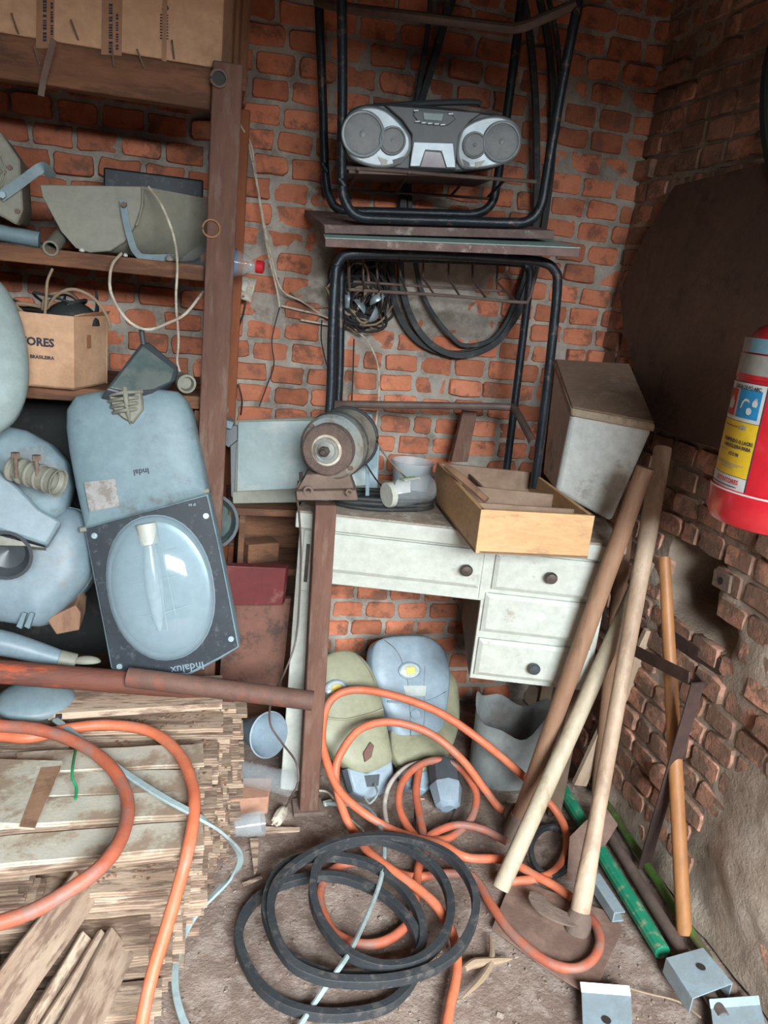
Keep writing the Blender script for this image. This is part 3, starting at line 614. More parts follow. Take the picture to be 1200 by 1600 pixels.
def ell(cx, cy, a, b, t0, n=40, pw=2.0):
    o = []
    for i in range(n):
        t = 2*pi*i/n; c_, s_ = cos(t), sin(t); q = (abs(c_)**pw+abs(s_)**pw)**(-1/pw); x, y = a*c_*q, b*s_*q
        o.append((cx+x*cos(t0)-y*sin(t0), cy+x*sin(t0)+y*cos(t0)))
    return o
mb = MB(); oo = ell(cc[0], cc[1], ea*0.97, eb, th, pw=2.15)
mb.dome(oo, 0.003, 0.055, fr1, n=10, pw=0.8, base=False); part('glass_bowl', mb, M_glassbulb, il, smooth=60)
mb = MB(); mb.plate(ell(cc[0], cc[1], ea*0.985, eb*1.01, th, pw=2.15), 0.003, 0.005, fr1); part('bowl_rim', mb, M_lampgrey2, il, 0.001)
mb = MB(); mb.dome(ell(cc[0], cc[1], ea*0.9, eb*0.92, th), 0.0055, 0.003, fr1, base=False); part('reflector', mb, M_reflector, il)
def f1(x, y, z): u, v = L(fr1, x, y, z); return fr1 @ Vector((u, v, z))
Mx, ln = axis_frame(f1(232, 835, 0.028), f1(250, 985, 0.028))
part('bulb', MB().lathe([(0.010, 0), (0.014, ln*.15), (0.02, ln*.4), (0.02, ln*.6), (0.014, ln*.85), (0.004, ln)], Mx), M_bulb, il)
Mx, ln = axis_frame(f1(228, 818, 0.028), f1(234, 850, 0.028))
part('lamp_socket', MB().lathe([(0.022, 0), (0.022, ln), (0.015, ln*1.05)], Mx), M_white, il)
mb = MB()
for (x, y) in ((238, 860), (246, 900), (255, 950)): 
    a, b_ = f1(x-36, y+14, 0.018), f1(x+40, y-4, 0.018); mb.tube([a, (a+b_)/2+fr1.col[2].xyz*0.02, b_], 0.0012, 6)
mb.cyl(f1(240, 850, 0.047), f1(262, 985, 0.045), 0.0013, n=6); mb.cyl(f1(252, 850, 0.046), f1(274, 960, 0.04), 0.0013, n=6); part('filament_wire', mb, M_bulb, il)
for (x, y) in ((148, 837), (322, 806), (361, 998), (187, 1041)):
    c = f1(x, y, 0.003); n_ = fr1.col[2].xyz; part('screw', MB().cyl(c, c+n_*0.004, 0.0065, n=14).cyl(c+n_*0.004, c+n_*0.006, 0.0035, n=6), M_galv, il)
ccl = [(x, y) for x, y in ((195, 620), (188, 632), (200, 650), (215, 665), (222, 640), (220, 615))]
mb = MB()
for i in range(4):
    a = f1(168+i*3, 618+i*9, 0.03); b_ = f1(222-i*1.5, 612+i*9, 0.03); mid = (a+b_)/2+fr1.col[2].xyz*0.026
    mb.tube([a, a*0.6+mid*0.4+fr1.col[2].xyz*0.006, mid, b_*0.6+mid*0.4+fr1.col[2].xyz*0.006, b_], 0.0045, 8)
mb.tube([f1(195, 606, 0.05), f1(197, 625, 0.058), f1(200, 645, 0.05), f1(204, 662, 0.026)], 0.006, 8, scale=[1.2, 1, .8, .5])
mb.plate(px([(170, 615), (222, 607), (226, 640), (210, 662), (195, 655), (178, 640)], 0.02), 0.02, 0.04, fr1, 0.006)
part('pole_clamp', mb, M_lampwarm, il, 0.002)
for (x, y) in ((130, 828), (321, 768)):
    a = f1(x-4, y, 0.0); b_ = f1(x+6, y-2, 0.0); part('hinge', MB().cyl(a+fr1.col[2].xyz*0.003, b_+fr1.col[2].xyz*0.003, 0.006, n=10), M_lampwarm, il)
mb = MB(); mb.plate(px([(131, 754), (180, 748), (187, 790), (140, 800)], 0.028), 0.0262, 0.0275, fr1); 
def onfr(fr, x, y, z, ang=0.0):
    u, v = L(fr, x, y, z); return fr @ Matrix.Translation((u, v, z)) @ Matrix.Rotation(ang, 4, 'Z')
part('label', mb, mat('faded_label', (158, 154, 150), 0.7, dirt=(116, 106, 98), ds=30, da=.7), il)
for (x, y, s, sz, z, m) in ((292, 1046, 'Indalux', 0.026, 0.0034, M_lampgrey2), (220, 741, 'Indal', 0.018, 0.0275, M_ink), (300, 795, 'IP 66', 0.008, 0.0034, M_lampgrey2)):
    mb = MB(); text_mb(mb, s, sz, onfr(fr1, x, y-8, z, pi+0.0), bold=0.0003); part('lettering', mb, m, il, smooth=0)
# ------------------------------------------------------------------ other lamps, far left heap
# pale dome cut by the frame
dm = thing('dome_lamp', P(-30, 690, 1.5), 'big smooth pale oval lamp cover cut by the left edge', 'lamp cover')
f2 = frame(P(-50, 680, 1.70), P(40, 672, 1.72), P(-50, 440, 1.80))
uv = px([(-170, 600), (-150, 480), (-90, 430), (-30, 425), (5, 445), (30, 490), (43, 545), (44, 600), (30, 645), (5, 672), (-30, 690), (-110, 690)], 0, f2)
uv = [(p.x, p.y) for p in catmull([(a, b_, 0) for a, b_ in uv], 4, True)]
mb = MB().dome(uv, 0, 0.045, f2, n=9, pw=0.6, base=False); mb.plate(uv, -0.02, 0, f2); part('cover', mb, mat('pale_greenish_cover', (150, 164, 162), 0.6, c2=(140, 154, 152), vs_=2), dm, smooth=60)
# lamp with threaded clamp
cl = thing('street_lamp', P(60, 840, 1.62), 'grey street lamp with ribbed open pipe clamp and two bolts at left', 'street lamp')
f3 = frame(P(0, 860, 1.75), P(100, 850, 1.76), P(0, 665, 1.82))
uv = px([(-120, 690), (-60, 664), (0, 663), (40, 672), (75, 692), (100, 720), (108, 760), (100, 800), (60, 830), (-120, 830)], 0, f3)
mb = MB().plate(uv, -0.16, -0.02, f3, 0.01); mb.dome(uv, -0.02, 0.02, f3, n=6, pw=0.4, base=False); part('hood', mb, M_lampgrey, cl, 0.006, smooth=50)
f4 = frame(P(20, 850, 1.66), P(100, 822, 1.69), P(0, 745, 1.71))
uv = px([(-120, 690), (0, 738), (60, 805), (98, 818), (74, 855), (0, 858), (-120, 858)], 0, f4)
uv = px([(-120, 650), (-10, 728), (30, 762), (62, 795), (97, 815), (74, 853), (-10, 826), (-120, 800)], 0, f4)
mb = MB().plate(uv, -0.09, 0.0, f4, 0.006); part('body', mb, M_lampgrey2, cl, 0.005)
uv = px([(-120, 812), (-10, 834), (72, 856), (40, 853), (-120, 850)], 0, f4); 
part('gasket', MB().plate(uv, -0.09, -0.002, f4), M_lampwarm, cl, 0.001)
a, b_ = P(10, 728, 1.70), P(92, 755, 1.64); Mx, ln = axis_frame(a, b_)
mb = MB(); prof = []
for i in range(5): z = ln*(0.1+i*0.17); prof += [(0.021, z), (0.027, z+0.003), (0.027, z+0.008), (0.021, z+0.011)]
prof += [(0.030, ln), (0.026, ln), (0.024, ln*0.5), (0.001, ln*0.5)]
mb.lathe(prof, Mx, cap=False); part('pipe_clamp', mb, M_lampwarm, cl, 0.001)
for (x, y) in ((24, 712), (57, 716)):
    c = P(x, y, 1.64); mb = MB().cyl(c+Vector((0.001, 0, -0.045)), c, 0.004, n=10).cyl(c-Vector((0, 0, 0.004)), c+Vector((0, 0, 0.006)), 0.009, n=6); part('bolt', mb, M_dust, cl)
# big smooth casing
ca = thing('street_lamp', P(40, 980, 1.60), 'large smooth pale street lamp casing lying on its side with a hinge clip at left', 'street lamp')
f5 = frame(P(30, 975, 1.73), P(140, 900, 1.77), P(0, 800, 1.82))
uv = px([(-160, 830), (-40, 800), (40, 790), (90, 790), (128, 800), (140, 830), (141, 870), (138, 905), (110, 940), (80, 968), (58, 980), (0, 972), (-160, 950)], 0, f5)
uv = [(p.x, p.y) for p in catmull([(a, b_, 0) for a, b_ in uv], 3, True)]
mb = MB().plate(uv, -0.16, -0.02, f5, 0.006); mb.dome(uv, -0.02, 0.05, f5, n=8, pw=0.45, base=False); part('casing', mb, M_lampgrey2, ca, 0.004, smooth=55)
sc = [(u*1.015, v*1.015) for u, v in uv]; part('rim', MB().plate(sc, -0.055, -0.045, f5), M_lampgrey, ca, 0.003)
mb = MB(); f5o = lambda x, y, z: onfr(f5, x, y, z).translation
for dx_ in (0, 12): mb.prism([f5o(28+dx_, 978, 0.0), f5o(38+dx_, 956, 0.02), f5o(44+dx_, 958, 0.02), f5o(36+dx_, 982, 0.0)], f5.col[2].xyz*0.02)
part('hinge_clip', mb, M_lampgrey, ca, 0.001)
c = P(8, 868, 1.66); Mx, ln = axis_frame(c+Vector((0.0, 0.05, 0)), c)
part('lamp_opening', MB().lathe([(0.05, ln*0.9), (0.054, ln), (0.047, ln), (0.035, ln*.6), (0.001, ln*.3)], Mx, cap=False), M_dgrey, ca)
# arm lamp behind the pipe
am = thing('street_lamp', P(80, 1040, 1.72), 'slim white street lamp arm lying behind the rusty pipe at left', 'street lamp')
mb = MB().tube([P(-90, 992, 1.76), P(0, 1004, 1.76), P(60, 1020, 1.76), P(112, 1035, 1.75)], 0.028, 14, scale=[1.1, 1.05, .9, .6]); part('arm', mb, M_lampgrey2, am)
mb = MB(); c = P(135, 1034, 1.74); mb.dome([(0.032*cos(a), 0.014*sin(a)) for a in [i*pi/9 for i in range(18)]], 0, .014, Matrix.Translation(c)); part('end_cap', mb, M_lampwarm, am, smooth=60)
part('collar', MB().cyl(P(92, 1030, 1.75), P(118, 1036, 1.75), 0.022), M_lampwarm, am)
# woods between
mb = MB().prism([P(72, 968, 1.74), P(118, 946, 1.74), P(126, 958, 1.74), P(124, 985, 1.74), P(88, 992, 1.74)], (0.0, 0.10, 0)); solo('wood_block', mb, M_polebrown, 'short wood block wedged between the pale casing and the black lamp frame', 'wood block', bevel=0.003)
# ------------------------------------------------------------------ things right of the shelf post, under the floodlight
rf = thing('floodlight', P(470, 785, 1.98), 'large rectangular floodlight with pale glass lying behind the bench grinder', 'floodlight')
f6 = frame(P(470, 780, 1.97), P(580, 762, 1.96), P(470, 660, 2.02))
uv = px([(366, 656), (480, 651), (582, 650), (580, 782), (365, 785)], 0, f6)
part('housing', MB().plate(uv, -0.10, -0.004, f6, 0.004), M_lampwarm, rf, 0.003)
uv = px([(372, 659), (575, 655), (573, 762), (370, 770)], 0, f6); part('glass', MB().plate(uv, -0.004, 0.002, f6), M_floodglass, rf, 0.001)
uv = px([(363, 768), (574, 758), (574, 783), (364, 787)], 0, f6); part('glass_frame', MB().plate(uv, -0.004, 0.006, f6), M_lampwarm, rf, 0.002)
uv = px([(578, 640), (584, 640), (584, 774), (574, 774)], 0, f6)
uv = px([(572, 645), (580, 648), (592, 700), (588, 775), (574, 775)], 0, f6); part('side_frame', MB().plate(uv, -0.02, 0.02, f6), M_lampgrey, rf, 0.002)
uv = px([(346, 668), (372, 664), (372, 688), (358, 700), (346, 692)], 0, f6); part('latch', MB().plate(uv, 0.0, 0.012, f6), M_dgrey, rf, 0.002)
uv = px([(360, 690), (370, 690), (366, 780), (361, 775)], 0, f6); part('side_frame', MB().plate(uv, -0.02, 0.004, f6), M_dgrey, rf, 0.001)
bl_ = thing('bracket_lamp', P(350, 650, 1.98), 'grey angled lamp bracket poking out behind the shelf post', 'bracket')
mb = MB().prism([P(336, 618, 2.0), P(358, 640, 2.0), P(352, 656, 2.0), P(366, 660, 2.0), P(362, 672, 2.0), P(338, 664, 2.0)], (0, 0.06, 0)); part('arm', mb, M_lampgrey2, bl_, 0.003)
mb = MB().prism([P(282, 600, 1.99), P(330, 625, 1.99), P(345, 650, 1.99), P(300, 645, 1.99)], (0, 0.06, 0)); part('body', mb, M_lampgrey2, bl_, 0.003)
# round reflector
rr_ = thing('round_reflector', P(350, 840, 1.92), 'dark round reflector bowl half hidden behind the black framed lamp', 'reflector')
Mx, ln = axis_frame(P(335, 812, 2.0), P(328, 815, 1.92))
mb = MB().lathe([(0.02, 0), (0.05, 0.03), (0.066, 0.07), (0.070, 0.075), (0.066, 0.078), (0.048, 0.04), (0.0, 0.02)], Mx, cap=False); part('bowl', mb, M_floodglass, rr_)
mb = MB().lathe([(0.066, 0.07), (0.0715, 0.072), (0.0715, 0.08), (0.064, 0.08)], Mx, cap=False); part('rim', mb, M_dgrey, rr_)
# wooden chest / boards left of the desk
mb = MB().prism([P(300, 900, 1.80), P(300, 882, 1.80), P(447, 888, 1.84), P(441, 946, 1.84), P(345, 946, 1.82), P(300, 946, 1.80)], (0.01, 0.025, 0))
solo('wood_plank', mb, M_maroon, 'maroon painted plank lying across the gap left of the white desk', 'plank', bevel=0.002)
mb = MB().prism([P(352, 945, 1.92), P(455, 935, 1.92), P(438, 1095, 1.92), P(340, 1095, 1.92)], (0, 0.02, 0)); solo('brown_board', mb, M_brownpan, 'scuffed brown panel standing under the maroon plank', 'board', bevel=0.001)
ch = thing('wooden_crate', P(420, 1000, 2.0), 'dark brown wooden crate in shadow under the rectangular floodlight', 'crate')
x0, x1 = 0.12, 0.35; zt2 = P(450, 788, 1.99).z-0.004
part('side_board', MB().box((x0, 2.0, 0), (x0+0.015, 2.2, zt2)), M_beam, ch); part('side_board', MB().box((x1-0.015, 2.0, 0), (x1, 2.2, zt2)), M_beam, ch)
part('top_board', MB().box((x0-0.03, 1.95, zt2-0.018), (x1, 2.2, zt2)), M_beam, ch); part('back_board', MB().box((x0, 2.18, 0), (x1, 2.2, zt2)), M_beam, ch)
part('shelf', MB().box((x0, 2.0, 0.55), (x1, 2.2, 0.57)), M_beam, ch)
mb = MB().box((0, 0, 0), (0.09, 0.06, 0.055), Matrix.Translation((x0+0.03, 2.03, 0.57)) @ Matrix.Rotation(0.3, 4, 'Z')); solo('wood_block', mb, M_beam, 'brown wood block lying inside the dark crate', 'wood block', bevel=0.003)
# ------------------------------------------------------------------ rusty pipes
def pipe(name, a, b_, r, m, label, cat='pipe', wall=0.003, n=24):
    Mx, ln = axis_frame(a, b_); mb = MB().lathe([(r-wall, 0), (r, 0), (r, ln), (r-wall, ln), (r-wall, ln-0.06), (0.0005, ln-0.06)], Mx, n=n, cap=False)
    return solo(name, mb, m, label, cat)
pipe('steel_pipe', P(-80, 1043, 1.66), P(368, 1080, 1.66), 0.0255, M_rust, 'rusty red pipe lying across the heap, longest and thickest')
pipe('steel_pipe', P(200, 1058, 1.64), P(489, 1095, 1.56), 0.022, M_rust2, 'brown steel pipe whose end reaches the grinder post')
# ------------------------------------------------------------------ dome and flat cable
dc = thing('cable_box', G(50, 1120, .37), 'round grey blue plastic cover on the board stack with flat cable coming out', 'cover')
zc_ = 0.372
cpt = G(56, 1104, zc_); rr = (G(116, 1104, zc_)-cpt).length
Mx = Matrix.Translation(cpt)
mb = MB().lathe([(rr*.7, 0), (rr*.78, 0.004), (rr*.8, 0.010)], Mx); part('base', mb, M_dome, dc)
mb = MB().lathe([(rr*.98, 0.010), (rr, 0.013), (rr, 0.021), (rr*.97, 0.025), (rr*.8, 0.033), (rr*.5, 0.041), (rr*.2, 0.045), (0.0005, 0.046)], Mx, n=48); part('lid', mb, M_dome, dc)
part('cable_slot', MB().box((-.006, -.004, -.003), (.006, .004, .006), Matrix.Translation(G(92, 1120, zc_+.012))), M_wired, dc)
def ribbon(pts, wd, th, closed=False, n=6, up=(0, 0, 1), twist=None):
    return MB().sweep(catmull(pts, n, closed), [(-wd/2, -th/2), (wd/2, -th/2), (wd/2, th/2), (-wd/2, th/2)], closed=closed, up=up)
cabl = [G(86, 1124, .385), G(130, 1158, .385), G(180, 1197, .385), G(250, 1243, .380), G(310, 1276, .36), G(348, 1303, .30), G(375, 1335, .20), G(366, 1365, .12), G(335, 1398, .07), G(305, 1430, .03), G(282, 1475, .012), G(273, 1530, .01), G(283, 1585, .01), G(310, 1640, .01)]
solo('flat_cable', ribbon(cabl, 0.014, 0.006), M_greycable, 'flat grey cable running from the round cover down to the floor', 'cable', bevel=0.0015)
# ------------------------------------------------------------------ board stack (every visible board is a thing)
bsets = []
rb = random.Random(11)
protos = []
for i in range(6):
    ln_ = rb.choice((0.30, 0.33, 0.36)); wd_ = 0.072; t_ = 0.0105; mb = MB()
    n = 10; prof = [(-wd_/2, 0.0015), (-wd_/2+0.0015, 0), (wd_/2-0.0015, 0), (wd_/2, 0.0015), (wd_/2, t_*.45), (wd_/2-0.004, t_*.5), (wd_/2-0.004, t_*.8), (wd_/2-0.001, t_), (-wd_/2+0.001, t_), (-wd_/2, t_*.8), (-wd_/2, t_*.4)]
    pts = [Vector((-ln_/2+ln_*k/n, 0.0008*sin(k*1.3+i), 0.0006*sin(k*2.1+i))) for k in range(n+1)]
    mb.sweep(pts, prof); me = mb.mesh('parquet_board', None, 30); me.materials.append(M_boardp if i == 5 else M_board); protos.append((me, ln_))
def put_board(x, y, z, rz, label, group, k=None, tilt=0):
    me, ln_ = protos[rb.randrange(5) if k is None else k]
    o = bpy.data.objects.new('parquet_board', me); col.objects.link(o); o.location = (x, y, z); o.rotation_euler = (tilt, rb.uniform(-.006, .006), rz)
    tag(o, label, 'board', group); return o
T = 0.0112
ORD = ['topmost', 'second', 'third', 'fourth', 'fifth', 'sixth', 'seventh', 'eighth', 'ninth', 'tenth', 'eleventh', 'twelfth']+['%dth' % i for i in range(13, 40)]
rows = [(1.13, 0.075, -0.035), (1.205, 0.14, -0.02), (1.28, 0.20, 0.01), (1.355, 0.255, 0.045), (1.43, 0.305, 0.06), (1.505, 0.335, 0.075), (1.58, 0.348, 0.10), (1.655, 0.352, 0.13)]
rowsL = [(1.06, 0.06, 0), (1.13, 0.16, 0), (1.21, 0.30, 0), (1.285, 0.343, 0), (1.36, 0.345, 0), (1.435, 0.352, 0), (1.51, 0.348, 0), (1.585, 0.352, 0), (1.66, 0.352, 0)]
prev = 0.0
for ri, (fy, ht, xr) in enumerate(rows):
    nl = int(ht/T); start = max(0, int(prev/T)-1)
    if ri == 0 or xr > rows[ri-1][2]+0.012: start = 0
    y0 = fy+0.036; prev = ht
    for k in range(start, nl):
        kk = rb.randrange(5); L_ = protos[kk][1]; xe = xr+rb.choice((0, 0, -.004, .006, -.016, -.03, .012)); hang = rb.choice((0, 0, 0, -.006, .006, .01))
        put_board(xe-L_/2, y0+hang, k*T, rb.uniform(-.02, .02), 'parquet board, %s from the top, %s right-hand pile from the front' % (ORD[nl-1-k], ORD[ri] if ri else 'first'), 'right-hand piles of parquet boards', kk)
prev = 0.0
for ri, (fy, ht, _) in enumerate(rowsL):
    nl = int(ht/T); start = max(0, int(prev/T)-1); y0 = fy+0.036; prev = max(prev, ht) if ri < 4 else ht-2*T
    if ri >= 4: start = nl-2
    for k in range(start, nl):
        kk = rb.randrange(5); L_ = protos[kk][1]; x = (-0.31 if ri > 1 else -0.36)+rb.uniform(-.02, .02)
        put_board(x-L_/2+0.06, y0+rb.choice((0, 0, .005, -.006, .01)), k*T, rb.uniform(-.02, .02), 'parquet board, %s from the top, %s left-hand pile from the front' % (ORD[nl-1-k], ORD[ri] if ri else 'first'), 'left-hand piles of parquet boards', 5 if (k == nl-1 and ri in (2, 4, 5, 7)) else kk)
for i, (x, y, z, rz, w_) in enumerate(((-0.14, 1.46, 0.350, 0.03, 'rearmost'), (-0.15, 1.385, 0.345, -0.02, 'second from the rear'), (-0.16, 1.31, 0.345, 0.02, 'third from the rear'), (-0.14, 1.235, 0.330, 0.04, 'front one'))):
    for q in range(2 if i < 3 else 3):
        put_board(x-.01*q, y+.003*q, z-T*q, rz+.02*q, 'pale board flat on the middle of the stack, %s, %s layer' % (w_, ('upper', 'lower', 'lowest')[q]), 'flat boards on the middle top of the stack', 5 if q == 0 else None)
# plank on top and wide loose plank
pl_ = [G(75, 1078, .375), G(347, 1064, .375), G(347, 1108, .375), G(75, 1126, .375)]
solo('wood_plank', MB().prism(pl_, (0, 0, 0.016)), M_board, 'long pale plank lying on top of the board stack in front of the rusty pipe', 'plank', bevel=0.001)
wp = [G(-120, 1190, .385), G(98, 1196, .385), G(54, 1297, .385), G(-120, 1288, .385)]
lp = thing('laminate_board', wp[0], 'loose cream laminated board with bare brown end lying on the stack at left', 'board')
part('board', MB().prism(wp, (0, 0, 0.011)), M_boardp, lp, 0.001)
q = [G(64, 1200, .3965), G(96, 1197, .3965), G(54, 1294, .3965), G(30, 1292, .3965)]; part('bare_end', MB().prism(q, (0, 0, 0.0006)), M_polebrown, lp)
# boards laid the other way at the bottom left (ends towards us)
for i in range(26):
    x = -0.40+rb.uniform(-.01, .01)+0.075*(i % 4)
    lay = i//4
    put_board(x, 0.98+rb.uniform(-.015, .015), 0.0+lay*T*1.0, pi/2+rb.uniform(-.04, .04), 'board laid endwise at lower left, %s column from the left, %s from top' % (('first', 'second', 'third', 'fourth')[i % 4], ORD[(25-i)//4]), 'endwise boards at the bottom left')
for i, (x, y, z, rz, tilt) in enumerate(((-0.20, 1.06, 0.13, 1.25, 0.8), (-0.175, 1.06, 0.13, 1.22, 0.85), (-0.15, 1.06, 0.13, 1.28, 0.9), (-0.24, 1.13, 0.19, 1.2, 0.9))):
    put_board(x, y, z, rz, 'parquet board tipped on edge at the stack front, %s of four from the left' % ('second', 'third', 'last', 'first')[i], 'boards leaning on the stack front', tilt=tilt)
wire('wire_offcut', [G(118, 1172, .372), G(114, 1195, .39), G(113, 1215, .385), G(119, 1230, .375), G(118, 1249, .37)], 0.0028, mat('green_wire', (40, 130, 84), 0.5), 'short green wire standing on the board stack', 'wire')
# ------------------------------------------------------------------ hoses
def hose(pts, r, m, label, **kw): return solo('hose', MB().tube(pts, r, 12, 7, wob=0.06, **kw), m, label, 'hose')
hose([G(-60, 1132, .40), G(0, 1134, .40), G(60, 1140, .40), G(120, 1160, .392), G(170, 1195, .385), G(198, 1245, .38), G(193, 1300, .378), G(160, 1352, .37), G(100, 1396, .35), G(40, 1428, .335), G(-40, 1452, .33)], 0.0125, M_hosedirty, 'thick dirty orange hose making a half loop at the left edge of the stack')
hose([G(-60, 1148, .375), G(0, 1150, .378), G(50, 1152, .378), G(110, 1138, .378), G(170, 1133, .378), G(232, 1142, .376), G(275, 1172, .374), G(299, 1220, .372), G(303, 1270, .365), G(291, 1340, .33), G(266, 1430, .25), G(236, 1530, .17), G(218, 1620, .11), G(210, 1690, .09)], 0.0115, M_hose, 'thick orange hose curving over the stack and dropping to the front')
# ------------------------------------------------------------------ white desk
DO = Vector((.255, 1.829, 0)); DA = (Vector((1.005, 1.626, 0))-DO).normalized(); DN = Vector((-DA.y, DA.x, 0))
DM = Matrix(((DA.x, DN.x, 0, DO.x), (DA.y, DN.y, 0, DO.y), (0, 0, 1, 0), (0, 0, 0, 1)))
def dpx(x, y, d=0.0):      # photo pixel -> (u, z) in the desk front plane (pushed back by d)
    o = DO+DN*d; r = ray(x, y); p = CAM+r*((o-CAM).dot(DN)/r.dot(DN)); q = DM.inverted() @ p; return q.x, q.z
dk = thing('desk', DO, 'worn white painted wooden desk with dusty top, wide drawer and right pedestal of drawers', 'desk')
DW, DD, DZ = 0.778, 0.40, 0.79
part('desk_top', MB().box((-0.008, -0.015, DZ-0.022), (DW+0.012, DD, DZ), DM), M_desktop, dk, 0.003)
part('edge_trim', MB().box((-0.008, -0.022, DZ-0.042), (DW-0.02, -0.012, DZ-0.003), DM), M_white, dk, 0.003)
part('leg', MB().box((0.0, 0.0, 0), (0.05, 0.03, DZ-0.022), DM), M_white, dk, 0.003)
mb = MB().box((0.012, -0.006, DZ-0.21), (0.04, 0.0, DZ-0.05), DM); part('leg_trim', mb, M_white, dk, 0.003)
mb = MB().box((0.021, -0.0075, DZ-0.185), (0.030, -0.005, DZ-0.085), DM); part('slot', mb, M_knob, dk, 0.002)
part('side_panel', MB().box((0.05, 0.002, 0.0), (0.062, DD-0.01, DZ-0.022), DM), M_deskwood, dk)
part('side_panel', MB().box((0.03, 0.03, 0.0), (0.0502, DD-0.01, DZ-0.022), DM), M_brownpan, dk, label='brown outer side panel')
part('leg', MB().box((DW-0.05, 0.02, 0), (DW-0.015, 0.05, 0.4), DM), M_deskwood, dk, 0.002)
part('leg', MB().box((DW-0.05, DD-0.05, 0), (DW-0.015, DD-0.01, 0.4), DM), M_deskwood, dk, 0.002)
# apron and drawers
part('apron', MB().box((0.05, 0.0, 0.605), (0.47, 0.02, DZ-0.022), DM), M_white, dk, 0.002)
PL, PR, PB = 0.463, DW-0.012, 0.392
part('pedestal', MB().box((PL, 0.0, PB), (PR, 0.018, DZ-0.022), DM), M_white, dk, 0.002)
part('pedestal_side', MB().box((PL-0.001, 0.018, PB), (PL+0.012, DD-0.02, 0.768), DM), M_deskwood, dk, 0.001)
part('pedestal_side', MB().box((PR-0.012, 0.018, PB), (PR, DD-0.02, 0.768), DM), M_deskwood, dk, 0.001)
part('pedestal_base', MB().box((PL+0.011, 0.018, PB), (PR-0.011, DD-0.02, PB+0.01), DM), M_deskwood, dk, 0.001)
def drawer(u0, u1, z0, z1, knob, km=M_knob):
    mb = MB(); q = [(u0, z0), (u1, z0), (u1, z1), (u0, z1)]; R = Matrix(((1, 0, 0, 0), (0, 0, -1, 0), (0, 1, 0, 0), (0, 0, 0, 1)))
    fr = DM @ R
    mb.box((u0, z0, 0.001), (u1, z1, 0.008), fr)
    a = 0.010; v = [fr @ Vector(p) for p in ((u0, z0, 0.008), (u1, z0, 0.008), (u1, z1, 0.008), (u0, z1, 0.008), (u0+a, z0+a, 0.014), (u1-a, z0+a, 0.014), (u1-a, z1-a, 0.014), (u0+a, z1-a, 0.014))]
    mb.add(v, [(4, 5, 6, 7)]+[(i, (i+1) % 4, 4+(i+1) % 4, 4+i) for i in range(4)])
    d = part('drawer', mb, M_white, dk, smooth=20)
    if knob:
        ku, kz = knob; M = fr @ Matrix.Translation((ku, kz, 0.014))
        d2 = MB().lathe([(0.007, 0), (0.0075, 0.008), (0.0135, 0.014), (0.015, 0.022), (0.012, 0.028), (0.0005, 0.030)], M, n=20)
        me = d2.mesh('knob', Matrix.Translation(dk.location)); o = bpy.data.objects.new('knob', me); col.objects.link(o); o.parent = d; me.materials.append(km)
    return d
drawer(0.075, 0.452, 0.64, 0.738, dpx(728, 884))
drawer(0.484, PR-0.006, 0.642, 0.738, dpx(858, 896))
d = drawer(0.472, PR-0.010, 0.528, 0.630, None)
M = DM @ Matrix(((1, 0, 0, 0), (0, 0, -1, 0), (0, 1, 0, 0), (0, 0, 0, 1))) @ Matrix.Translation((*dpx(844, 961), 0.0142))
me = MB().lathe([(0.011, 0), (0.011, 0.0006)], M).lathe([(0.003, 0.0006), (0.003, 0.0012)], M).mesh('knob_hole', Matrix.Translation(dk.location)); me.materials.append(M_foam)
o = bpy.data.objects.new('knob_mark', me); col.objects.link(o); o.parent = d
drawer(0.472, PR-0.014, 0.408, 0.508, dpx(832, 1036), M_dgrey)
for uu in (0.458,): part('stile', MB().box((uu-0.002, -0.003, 0.61), (uu+0.02, 0.001, 0.765), DM), M_white, dk, 0.001)
# ------------------------------------------------------------------ grinder and its post
gp = Vector((0.322, 1.735, 0))
a = P(508, 786, 1.735); zt3 = a.z; b0 = G(481, 1262); 
ps = thing('grinder_post', b0, 'brown square steel post carrying the bench grinder in front of the desk', 'post')
def bar(a, b_, w1, w2, up=(0, 1, 0)):
    a, b_ = Vector(a), Vector(b_); return MB().sweep([a, b_], [(-w1, -w2), (w1, -w2), (w1, w2), (-w1, w2)], up=up)
mb = MB(); ta = Vector((a.x, a.y, zt3)); ba = Vector((b0.x, b0.y, 0.0))
mb = bar(ba, ta, 0.0245, 0.02); part('column', mb, M_rustwood, ps, 0.003)
mb = MB().box((-.04, -.03, -.005), (.04, .035, .006), Matrix.Translation(ba)); part('foot_plate', mb, M_dust, ps, 0.002)
gr = thing('bench_grinder', ta, 'dusty bench grinder motor with round grey abrasive wheel on a brown post', 'grinder')
A0, B0 = P(508, 705, 1.62), P(548, 682, 1.80)
Mx, ln = axis_frame(B0, A0)
mb = MB().lathe([(0.03, -0.02), (0.06, -0.012), (0.068, 0), (0.069, ln*.15), (0.064, ln*.2), (0.064, ln*.55), (0.072, ln*.6), (0.072, ln*.76), (0.066, ln*.8)], Mx, n=40); part('motor_housing', mb, M_grinder, gr)
mb = MB(); R = lambda r, z: [Mx @ Vector((r*cos(t), r*sin(t), z)) for t in [i*pi/16 for i in range(32)]]
mb.tube(R(0.071, ln*.14), 0.004, closed=True, smooth=1); mb.tube(R(0.0735, ln*.6), 0.002, closed=True, smooth=1); part('gasket', mb, M_rubber2, gr)
mb = MB().lathe([(0.052, ln*.80), (0.056, ln*.81), (0.056, ln*.93), (0.052, ln*.95), (0.030, ln*.955)], Mx, n=48); part('wheel', mb, M_wheel, gr)
mb = MB().lathe([(0.034, ln*.955), (0.033, ln*.962), (0.031, ln*.968)], Mx, n=32); part('paper_washer', mb, M_wire, gr)
